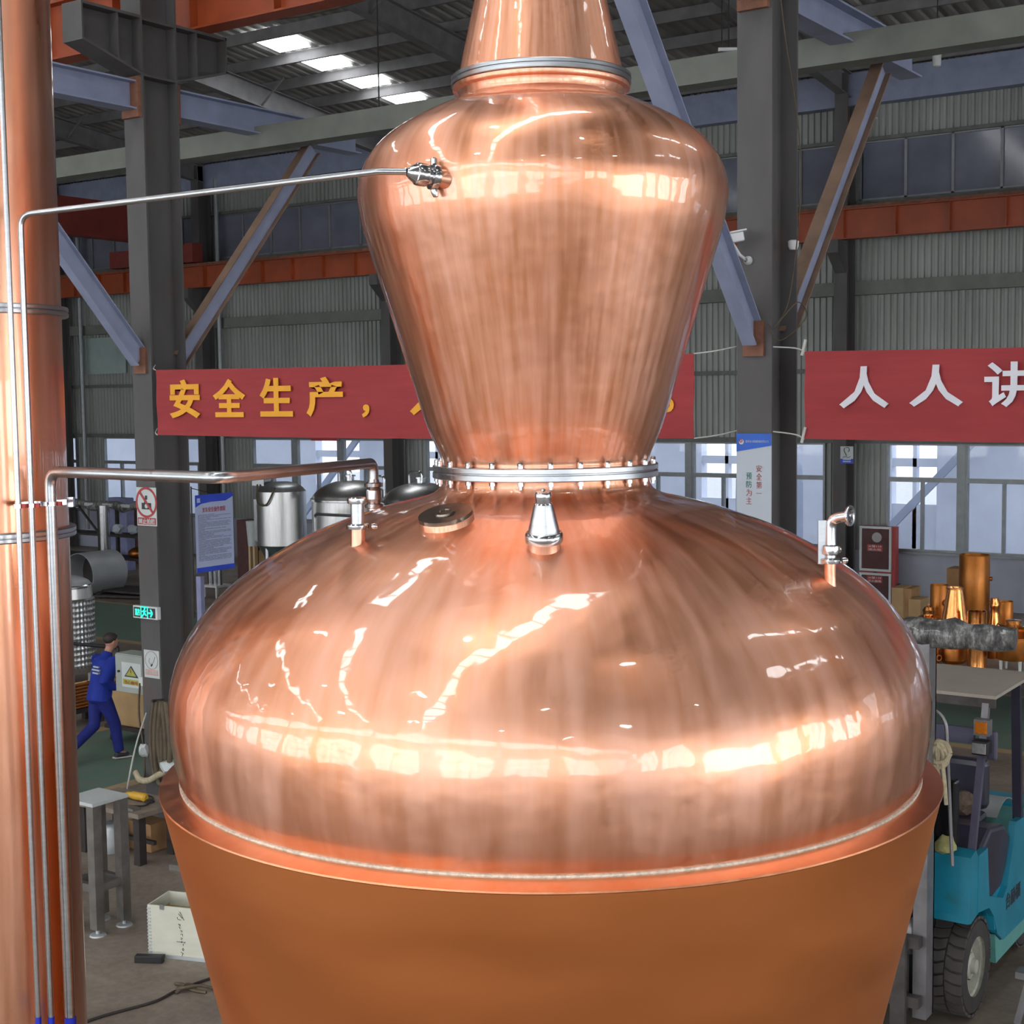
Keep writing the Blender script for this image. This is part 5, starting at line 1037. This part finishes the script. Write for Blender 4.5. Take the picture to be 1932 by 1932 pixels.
def wheel(cx, cy, r, w, out):
    c = Vector((cx, cy, r)); t_ = MB().lathe([(r * .60, -w / 2), (r * .90, -w / 2), (r * .955, -w / 2 + .03), (r * .955, w / 2 - .03), (r * .90, w / 2), (r * .60, w / 2)], c, (1, 0, 0), 48).build('tyre', M['tyre_wall'], fk, 40)
    n = 26
    for side in (-1, 1):
        m0 = None
        for k in range(n):
            a0 = 2 * PI * (k + (.5 if side > 0 else 0)) / n; da = 2 * PI / n
            def P(rad, ang, x): return (cx + x, cy + rad * math.cos(ang), r + rad * math.sin(ang))
            xi, xo = .006 * side, side * w / 2 * .98; sk = da * .55; pts = []
            for rad in (r * .945, r):
                pts += [P(rad, a0 - da * .40, xi), P(rad, a0 + da * .40, xi), P(rad, a0 + da * .40 + sk * .45, xi + side * w * .22), P(rad, a0 + da * .40 + sk * .45, xo), P(rad, a0 - da * .40 + sk * .45, xo), P(rad, a0 - da * .40 + sk * .45, xi + side * w * .22)]
            m = MB().add(pts, [(5, 4, 3, 2, 1, 0), (6, 7, 8, 9, 10, 11)] + [(i, (i + 1) % 6, 6 + (i + 1) % 6, 6 + i) for i in range(6)]); m.build('tread_block', M['tyre'], t_, 0)
    s = out
    MB().lathe([(r * .63, 0), (r * .63, -s * .02), (r * .56, -s * .03), (r * .52, -s * .09), (r * .30, -s * .10), (r * .26, -s * .04), (r * .16, -s * .03), (r * .14, -s * .0), (.001, s * .0)], (cx + s * w / 2, cy, r), (1, 0, 0), 36).build('rim', M['rim_paint'], t_)
    for k in range(6): a = 2 * PI * k / 6; MB().cyl((cx + s * (w / 2 - .10), cy + r * .40 * math.cos(a), r + r * .40 * math.sin(a)), (cx + s * (w / 2 - .07), cy + r * .40 * math.cos(a), r + r * .40 * math.sin(a)), .018, 8).build('wheel_nut', M['mast_grey'], t_, 0)
wheel(-3.33, 10.76, WR, WW, 1); wheel(-4.11, 10.76, WR, WW, -1); wheel(-3.38, 12.35, .29, .2, 1); wheel(-4.06, 12.35, .29, .2, -1)
# mast: two channels, cross members, lift cylinder, fork carriage
for x, s in ((-3.40, 1), (-4.04, -1)):
    m = MB().box(x - .05, x + .05, 10.06, 10.08, .18, 2.92).box(x + s * .03, x + s * .05, 10.08, 10.22, .18, 2.92).box(x - .05, x + .05, 10.20, 10.22, .18, 2.92); m.build('mast_channel', M['mast_light'], fk, 0)
    MB().box(x - s * .12 - .03, x - s * .12 + .03, 10.10, 10.19, .2, 2.2).build('inner_channel', M['mast_grey'], fk, 0)
for z, h in ((.35, .12), (1.28, .14), (2.02, .10)): MB().box(-4.04, -3.40, 10.20, 10.25, z - h / 2, z + h / 2).build('mast_crossbar', M['mast_grey'], fk, 0)
for x in (-3.62, -3.82): MB().tube([(x, 10.18, .3), (x, 10.18, 1.95)], .035, 12).build('lift_cylinder', M['black_gloss'], fk)
MB().box(-4.05, -3.38, 9.98, 10.05, .28, .36).build('carriage_bar', M['mast_grey'], fk, 0); MB().box(-4.05, -3.38, 9.98, 10.05, .72, .80).build('carriage_bar', M['mast_grey'], fk, 0)
for x in (-3.52, -3.92):
    m = MB().box(x - .055, x + .055, 9.94, 9.98, .06, .82); m.prism([(9.96, .06), (8.95, .06), (8.95, .075), (9.5, .10), (9.96, .11)], 'x', x - .055, x + .055); m.build('fork', M['mast_grey'], fk, 0)
# wrapped roll on top of the mast
m = MB(); pts = [Vector((-4.35 + k * .105, 10.12, 2.995 + .006 * math.sin(k * 1.9))) for k in range(16)]; m.tube(pts, [.085] + [.098 + .014 * math.sin(k * 2.7) + .008 * math.sin(k * 5.1) for k in range(14)] + [.07], 14)
m.v = [v + Vector((random.uniform(-.008, .008), random.uniform(-.012, .012), random.uniform(-.012, .012))) for v in m.v]; m.build('wrapped_mast_top', M['wrap'], fk, 60)
# hose guard hoop and small frames beside the mast
MB().tube(bend_path([(-3.62, 10.28, 1.32), (-3.62, 10.28, 2.44), (-3.30, 10.28, 2.40), (-3.24, 10.28, 1.28)], .16), .014, 8).build('hose_hoop', M['mast_light'], fk)
MB().box(-3.60, -3.30, 10.26, 10.29, 1.98, 2.04).build('hoop_bar', M['violet_grey'], fk, 0)
# body: front panel, wheel arch panels, side body, hood, seat cover, counterweight
MB().box(-4.0, -3.44, 10.34, 10.40, .34, 1.28).build('front_panel', M['teal'], fk, 0)
MB().box(-3.84, -3.60, 10.33, 10.36, .52, .80).build('front_opening', M['black'], fk, 0)
for x0, x1, s in ((-3.46, -3.16, 1), (-4.28, -3.98, -1)):
    MB().prism([(10.40, .82), (10.44, .86), (10.46, 1.30), (10.58, 1.33), (10.64, 1.26), (10.66, 1.0), (11.00, .84), (11.10, .76), (11.14, .58), (11.08, .56), (11.04, .70), (10.92, .80), (10.66, .83), (10.48, .80)], 'x', x0, x1).build('front_fender', M['teal'], fk, 0)
    xo = x1 if s > 0 else x0; MB().prism([(10.64, 1.27), (10.62, .84), (10.92, .79), (11.04, .69), (11.14, .52), (11.3, .42), (12.02, .40), (12.05, 1.25), (11.62, 1.28), (11.40, .82), (11.28, .76), (10.92, .88), (10.86, 1.27)], 'x', xo - s * .05, xo + s * .004).build('side_panel', M['teal'], fk, 0)
    MB().prism([(11.16, .50), (11.3, .41), (12.02, .39), (12.02, .26), (11.2, .26)], 'x', min(xo - s * .22, xo - s * .02), max(xo - s * .22, xo - s * .02)).build('step_panel', M['teal_pale'], fk, 0)
MB().prism([(10.58, .80), (10.95, .78), (11.08, .64), (11.2, .5), (11.5, .8), (11.0, 1.0), (10.6, 1.05)], 'x', -3.24, -3.205).build('inner_panel', M['teal'], fk, 0)
m = text_mb('台励福', 1, .02, .001); m.v = [Vector((-3.154 - v.y, 11.56 + v.x * .40 / m.w, .70 + v.z * .13 / m.h)) for v in m.v]; m.build('lettering', M['ink_black'], fk, 0)
MB().prism([(10.72, .88), (10.74, 1.22), (11.06, 1.36), (11.42, 1.30), (11.68, 1.12), (11.36, .82), (11.1, .80)], 'x', -3.62, -3.19).build('side_hood', M['hood_black'], fk, 0, bevel=.03)
MB().box(-3.94, -3.50, 10.42, 12.6, .42, .60).build('chassis', M['mast_grey'], fk, 0)
MB().box(-4.14, -3.46, 10.42, 10.62, .60, 1.36).build('dashboard', M['black_gloss'], fk, 0, bevel=.02)
MB().box(-4.12, -3.27, 10.44, 10.54, 1.36, 1.86).build('instrument_panel', M['black_gloss'], fk, 0, bevel=.02)
MB().box(-4.14, -3.22, 11.74, 12.9, .60, 1.12).build('engine_hood', M['teal_pale'], fk, 0, bevel=.04)
MB().prism([(12.6, .3), (13.05, .35), (13.12, .9), (12.95, 1.15), (12.6, 1.15)], 'x', -4.22, -3.20).build('counterweight', M['teal'], fk, 0, bevel=.03)
MB().box(-3.98, -3.46, 11.42, 11.9, 1.12, 1.26).build('seat', M['hood_black'], fk, 0, bevel=.04); MB().box(-3.98, -3.46, 11.84, 11.98, 1.26, 1.68).build('seat_back', M['hood_black'], fk, 0, bevel=.05)
MB().lathe([(.150 + .018 * math.cos(a), .018 * math.sin(a)) for a in [2 * PI * i / 8 for i in range(9)]], (-3.72, 11.0, 1.50), (0, -.5, .87), 28).build('steering_wheel', M['black'], fk)
MB().tube([(-3.72, 10.6, 1.2), (-3.72, 11.0, 1.49)], .03, 8).build('steering_column', M['black'], fk)
# overhead guard
MB().box(-4.28, -3.12, 10.89, 11.98, 2.40, 2.425).build('guard_plate', M['guard_top'], fk, 0)
for y in (10.92, 11.95): MB().box(-4.28, -3.13, y - .02, y + .02, 2.33, 2.40).build('guard_rail', M['mast_grey'], fk, 0)
for x in (-3.20, -4.20):
    MB().beam((x, 10.58, 1.20), (x, 10.86, 2.10), .05, .05, (1, 0, 0)).build('front_post', M['violet_grey'], fk, 0); MB().beam((x, 10.86, 2.10), (x, 10.93, 2.38), .05, .05, (1, 0, 0)).build('front_post_top', M['mast_light'], fk, 0)
    MB().beam((x, 11.85, .95), (x, 11.72, 2.38), .05, .07, (1, 0, 0)).build('rear_post', M['hood_black'], fk, 0)
MB().box(-4.14, -3.26, 10.82, 10.86, 2.06, 2.18).build('lamp_bar', M['violet_grey'], fk, 0)
# lamps and mirror on the guard post
a, b = onv(1837, 1357, 10.70), onv(1866, 1390, 10.70)
lm = MB().box(a.x, b.x, 10.70, 10.78, b.z, a.z).build('indicator_lamp', M['mast_light'], fk, 0); MB().box(a.x + .012, b.x - .014, 10.69, 10.70, b.z + .014, a.z - .014).build('amber_lens', M['amber'], lm, 0, bevel=.004)
a, b = onv(1832, 1397, 10.70), onv(1864, 1428, 10.70)
lm = MB().box(a.x, b.x, 10.70, 10.80, b.z, a.z).build('head_lamp', M['black'], fk, 0, bevel=.012); MB().box(a.x + .008, b.x - .014, 10.69, 10.70, b.z + .014, a.z - .014).build('clear_lens', M['lens_clear'], lm, 0, bevel=.004)
a, b = onv(1862, 1378, 10.82), onv(1882, 1436, 10.82); MB().box(a.x, b.x, 10.80, 10.84, b.z, a.z).build('mirror', M['violet_grey'], fk, 0, bevel=.02)
MB().box(-3.92, -3.50, 10.30, 10.34, 1.20, 1.26).build('front_lip', M['violet_grey'], fk, 0)
for x in (-3.56, -3.66, -3.78): MB().tube(smooth_path([(x, 10.30, .5), (x, 10.28, 1.2), (x - .03, 10.27, 1.7), (x, 10.24, 2.0)], 6), .015, 8).build('hydraulic_hose', M['black_gloss'], fk)
MB().lathe(prof_smooth([(.05, 0), (.09, .04), (.10, .16), (.06, .26), (.001, .27)], 3), (-3.52, 10.18, .62), (0, -.25, 1), 16).build('tilt_joint', M['mast_light'], fk)
# things tied to or lying on the forklift
rp = Vector((-3.33, 10.24, 2.1)); ro = thing('rope_coil', rp, 'pale rope coil knotted to the forklift mast guard', 'rope')
for k in range(6):
    a = k * .5; MB().tube(smooth_path([rp + Vector((.09 * math.cos(a) * math.cos(t), -.03 + .02 * math.sin(k + t) - .004 * k, .075 * math.sin(t) + .02 * math.cos(a))) for t in [2 * PI * i / 8 for i in range(9)]], 3), .017, 7).build('loop', M['rope_tan'], ro)
for dx, l in ((.0, .22), (.04, .30)): MB().tube(smooth_path([rp + Vector((dx, -.05, -.05)), rp + Vector((dx + .02, -.06, -.05 - l * .5)), rp + Vector((dx + .03, -.05, -.05 - l))], 4), .015, 7).build('rope_tail', M['rope_tan'], ro)
crumple('sponge', (-3.31, 10.36, 1.40), .085, M['sponge'], 'yellowish sponge pad stuffed behind the forklift mast', 'sponge', 21, (1, .8, .9))
crumple('fleece_cloth', (-3.60, 11.62, 1.38), .13, M['fur'], 'brown fleece bundle lying on the forklift seat', 'cloth', 22, (1, .8, .8)); crumple('red_cloth', (-3.86, 11.62, 1.37), .10, M['glove_red'], 'faded red cloth lying on the forklift seat', 'cloth', 23, (1, .6, .9))
m = MB(); vs = []
for s in (0, 1):
    for i in range(9):
        for j in range(2): t = i / 8; vs.append((-3.95 + .52 * j, 12.04 + .5 * t, 1.16 + .10 * math.sin(PI * t * .9) + s * .004))
fs = []
for i in range(8): a = i * 2; fs += [(a, a + 1, a + 3, a + 2), (18 + a, 18 + a + 2, 18 + a + 3, 18 + a + 1), (a, a + 2, 18 + a + 2, 18 + a), (a + 1, 18 + a + 1, 18 + a + 3, a + 3)]
fs += [(0, 18, 19, 1), (16, 17, 35, 34)]; m.add(vs, fs).build('paper_sheet', M['board_white'], None, 60, 'curled white paper sheet on the forklift engine hood', 'paper')
# steel trestle corner at the right edge
a = gnd(1925, 1932); tq_ = thing('steel_trestle', (a.x + .1, a.y, 0), 'grey steel trestle leg at the bottom right edge', 'trestle'); z_ = .36
for dx in (0, .5): MB().beam((a.x - .02 + dx, a.y, 0), (a.x + .06 + dx, a.y + .02, z_), .05, .05, (0, 1, 0)).build('leg', M['mast_light'], tq_, 0)
MB().box(a.x - .03, a.x + .7, a.y - .05, a.y + .08, z_, z_ + .05).build('top_bar', M['mast_light'], tq_, 0)

# ------------------------------------------------------------------ copper parts on the table at the right
TZ = .70
tb = thing('display_table', (-5.9, 21.9, 0), 'long low grey table with copper parts behind the forklift', 'table')
MB().box(-8.3, -3.6, 20.75, 23.2, TZ - .06, TZ).build('table_top', M['guard_top'], tb, 0)
for x in (-8.15, -3.75):
    for y in (20.9, 23.05): MB().box(x - .04, x + .04, y - .04, y + .04, 0, TZ - .06).build('leg', M['mast_grey'], tb, 0)
MB().box(-8.3, -3.6, 20.74, 20.75, TZ - .09, TZ - .0).build('edge_strip', M['bench'], tb, 0)
def P2(px, py, y, z=TZ): q = onv(px, py, y); return q
def turned_item(name, px, y, rpx, pyb, pyt, prof, mat, label, cat, z=TZ, seg=28, ports=()):
    """prof: (radius fraction, height fraction); width and height read off the photograph at the row's distance"""
    c = onv(px, (pyb + pyt) / 2, y); d = (c - EYE).dot(FWD); s = d / F_PX; R_ = rpx * s; H = onv(px, pyt, y).z - z
    t = thing(name, (c.x, y, z), label, cat, 'copper distillery parts'); MB().lathe([(max(.0005, a * R_), z + b * H) for a, b in prof], (c.x, y, 0), seg=seg).build('shell', mat, t, 35)
    for k, (ang, zf, rf, ln) in enumerate(ports):
        dr_ = Vector((math.cos(ang), math.sin(ang), 0)); o_ = Vector((c.x, y, z + zf * H)) + dr_ * (R_ * .92)
        MB().lathe([(rf * R_, 0), (rf * R_, ln * R_), (rf * R_ * 1.25, ln * R_), (rf * R_ * 1.25, ln * R_ + .02), (rf * R_ * .8, ln * R_ + .02), (rf * R_ * .8, 0)], o_, dr_, 16).build('port', mat, t, 35)
        MB().lathe([(.001, ln * R_ * .6), (rf * R_ * .8, ln * R_ * .6)], o_, dr_, 16).build('port_opening', M['dark_iron'], t, 0)
    return t, c, R_, H
CYL = [(.96, 0), (1, .01), (1, .99), (.97, 1), (.94, .99), (.94, .6), (.001, .6)]
view_a = math.atan2(-.82, .57)
turned_item('copper_cylinder', 1838, 26.5, 28, 1200, 1046, CYL, M['copper_dull'], 'tall dull orange copper cylinder standing highest behind the table', 'copper cylinder', 0, ports=((.15, .25, .12, .15), (.15, .5, .12, .15), (.15, .75, .12, .15)))
t, c, r_, h_ = turned_item('copper_cone', 1801, 21.9, 35, 1236, 1108, [(.96, 0), (1.0, .02), (.40, .97), (.46, .975), (.46, 1.0), (.36, 1.0), (.34, .97), (.001, .95)], M['copper_bright'], 'tall shiny copper cone in the middle of the table', 'copper cone')
turned_item('copper_drum', 1772, 23.0, 17, 1215, 1103, CYL, M['copper_dull'], 'narrow dark copper drum with side ports left of the cone', 'copper drum', ports=((view_a + .35, .35, .3, .2), (view_a + .35, .7, .3, .2)))
turned_item('copper_pot', 1752, 22.6, 18, 1215, 1140, [(.9, 0), (1, .06), (1, .62), (1.06, .64), (1.06, .70), (.6, .74), (.58, .8), (.66, .86), (.5, .94), (.14, .96), (.14, 1), (.001, 1)], M['copper_bright'], 'squat copper pot with lid and knob leftmost on the table', 'copper pot', ports=((view_a + .5, .3, .36, .25),))
turned_item('copper_ring', 1843, 21.6, 18, 1238, 1153, [(.97, 0), (1, .01), (1, .30), (1.03, .32), (1.03, .36), (.97, .38), (.97, .96), (1, 1), (.9, 1), (.9, .6), (.001, .6)], M['copper_bright'], 'banded shiny copper cylinder right of the cone', 'copper cylinder')
turned_item('copper_neck', 1876, 22.4, 14, 1235, 1128, [(.9, 0), (1, .06), (.95, .35), (.55, .72), (.5, .8), (.62, .84), (.62, .88), (.5, .92), (.5, 1), (.001, 1)], M['copper_bright'], 'glowing orange bottle-shaped copper neck right of the banded cylinder', 'copper neck')
turned_item('copper_bucket', 1896, 23.0, 15, 1218, 1134, CYL, M['copper_dull'], 'plain copper bucket behind the small legged still', 'copper bucket')
turned_item('copper_kettle', 1799, 21.25, 27, 1249, 1196, [(.7, 0), (.95, .12), (1, .4), (.9, .75), (.6, .92), (.5, 1), (.001, 1)], M['copper_dull'], 'dark red copper kettle in front of the cone', 'copper kettle')
turned_item('copper_can', 1844, 20.95, 18, 1262, 1196, [(1, 0), (1.02, .02), (1, .05), (1, .93), (1.03, .96), (1, 1), (.001, .98)], M['copper_bright'], 'small shiny copper can at the front table edge', 'copper can', seg=24)
turned_item('copper_kettle', 1872, 21.9, 13, 1246, 1190, [(.7, 0), (.95, .12), (1, .4), (.9, .75), (.6, .92), (.001, 1)], M['copper_dull'], 'small dark copper kettle between the can and the legged still', 'copper kettle')
turned_item('copper_manifold', 1763, 21.0, 9, 1258, 1203, [(.9, 0), (1, .03), (1, .97), (.9, 1), (.001, 1)], M['copper_dull'], 'narrow copper manifold with two round ports at the table end', 'copper manifold', ports=((view_a + .3, .28, .55, .5), (view_a + .3, .72, .55, .5)))
c = onv(1912, 1200, 21.05); ls = thing('legged_still', (c.x, 21.05, TZ), 'small copper pot still standing on white legs at the right table edge', 'still')
r_ = .235; MB().lathe([(r_ * .95, .17), (r_, .19), (r_, .47), (r_ * 1.1, .48), (r_ * 1.1, .50), (r_ * .98, .51), (r_ * .42, .66), (r_ * .40, .70), (.001, .70)], (c.x, 21.05, TZ), seg=32, capb=True).build('body', M['copper_dull'], ls)
for k in range(4): a = PI / 4 + k * PI / 2; MB().lathe([(.018, 0), (.030, .18)], (c.x + .19 * math.cos(a), 21.05 + .19 * math.sin(a), TZ), seg=10, capb=True).build('leg', M['board_white'], ls)
for s in (-1, 1):
    d_ = Vector((s * .9, -.45, .3)).normalized(); o_ = Vector((c.x, 21.05, TZ + .57)) + d_ * .13; MB().lathe([(.045, 0), (.045, .10), (.055, .10), (.055, .115), (.036, .115), (.036, 0)], o_, d_, 16).build('port', M['copper_bright'], ls); MB().lathe([(.001, .05), (.036, .05)], o_, d_, 16).build('port_opening', M['dark_iron'], ls)
MB().lathe([(r_ * .4, .70), (r_ * .46, .70), (r_ * .46, .73), (.001, .74)], (c.x, 21.05, TZ), seg=24).build('collar', M['copper_bright'], ls)
# cartons and parts left of the copper table
for k, (px0, px1, py0, py1, y, mat, lab) in enumerate(((1706, 1720, 1110, 1160, 24.3, 'cardboard', 'tall brown carton left of the copper pot'), (1714, 1737, 1130, 1160, 23.9, 'kraft', 'flat kraft carton in front of the tall carton'), (1682, 1704, 1108, 1150, 25.2, 'kraft', 'open kraft carton below the fire cabinet'), (1786, 1812, 1072, 1160, 27.2, 'cardboard', 'brown carton leaning behind the tall orange cylinder'))):
    a, b = onv(px0, py0, y), onv(px1, py0, y); MB().box(a.x, b.x, y, y + .45, 0, a.z).build('carton', M[mat], None, 0, lab, 'carton', 'cartons near the copper table', bevel=.008)
a = onv(1694, 1112, 24.6); crumple('white_bag', (a.x, 24.6, .16), .2, M['board_white'], 'white plastic bag among the cartons below the fire cabinet', 'bag', 31)
for k, (px, h_) in enumerate(((1672, .62), (1683, .7), (1694, .66), (1703, .6))):
    a = onv(px - 12, 1140, 23.6) + Vector((-.07 * (3 - k), 0, 0)); MB().lathe([(.05, 0), (.05, h_), (.065, h_), (.065, h_ + .03), (.04, h_ + .03)], (a.x, 23.6, 0), seg=14, capb=True).build('steel_spool', M['steel_bright'], None, 40, 'short steel pipe spool among the cartons, %s from the left' % ('first', 'second', 'third', 'fourth')[k], 'pipe spool', 'steel spools by the cartons')
for k, (px, s) in enumerate(((1684, .065), (1704, .07), (1724, .065))):
    a = onv(px, 1155, 22.6); MB().lathe(prof_smooth([(s * .5, 0), (s, .04), (s * 1.2, .10), (s * .6, .16), (s * .5, .22)], 3), (a.x, 22.6, TZ), seg=18, capb=True).build('copper_fitting', M['copper_bright'], None, 50, 'small copper fitting at the left table end, %s of three' % ('first', 'second', 'third')[k], 'copper fitting', 'small copper fittings')
# fire cabinet with extinguisher
a, b = onv(1622, 992, 30.55), onv(1682, 992, 30.55); x0, x1, zt_ = a.x, b.x, a.z
fc = thing('fire_cabinet', ((x0 + x1) / 2, 30.7, 0), 'tall dark red fire cabinet with glazed doors under the windows', 'cabinet')
MB().box(x0, x1 + .08, 30.58, 30.78, .0, zt_).build('body', M['sign_red'], fc, 0); zmid = zt_ * .44
for z0, z1 in ((zmid + .02, zt_), (.06, zmid - .02)):
    m = MB().box(x0, x0 + .05, 30.54, 30.58, z0, z1).box(x1 - .05, x1, 30.54, 30.58, z0, z1).box(x0 + .05, x1 - .05, 30.54, 30.58, z1 - .05, z1).box(x0 + .05, x1 - .05, 30.54, 30.58, z0, z0 + .05); d_ = m.build('door', M['dull_alu'], fc, 0)
    MB().box(x0 + .05, x1 - .05, 30.56, 30.57, z0 + .05, z1 - .05).build('glass', M['glass_fire'] if 'glass_fire' in M else M['maroon'], d_, 0)
    zc_ = z0 + (z1 - z0) * (.52 if z1 == zt_ else .80); MB().box(x0 + .17, x1 - .20, 30.553, 30.56, zc_ - .075, zc_ + .075).build('red_label', M['sign_red'], d_, 0)
    for q, tx in enumerate(('火警119', '消火栓' if z1 == zt_ else '灭火器箱')):
        m = text_mb(tx, 1, .01, .001); moved(m, ((x0 + x1) / 2 - .015, 30.55, zc_ + .035 - q * .07), 0, (x1 - x0 - .42) / m.w, .05 / m.h); m.build('lettering', M['board_white'], d_, 0)
    if z1 == zt_: ring(((x0 + x1) / 2 + .03, z1 - .24), .001, .11, 30.556, M['ink_faint'], d_, 'hose_reel')
MB().box((x0 + x1) / 2 - .04, (x0 + x1) / 2 + .04, 30.535, 30.56, zmid - .012, zmid + .012).build('handle', M['black'], fc, 0)
a = onv(1686, 1095, 30.5); fe = thing('fire_extinguisher', (x1 + .2, 30.5, 0), 'red fire extinguisher standing right of the fire cabinet', 'extinguisher'); MB().lathe(prof_smooth([(.075, 0), (.08, .05), (.08, .42), (.05, .50), (.025, .53)], 3), (x1 + .2, 30.5, 0), seg=18, capb=True).build('cylinder', M['sign_red'], fe); MB().cbox((x1 + .2, 30.46, .56), (.03, .14, .04)).build('handle', M['black'], fe, 0)
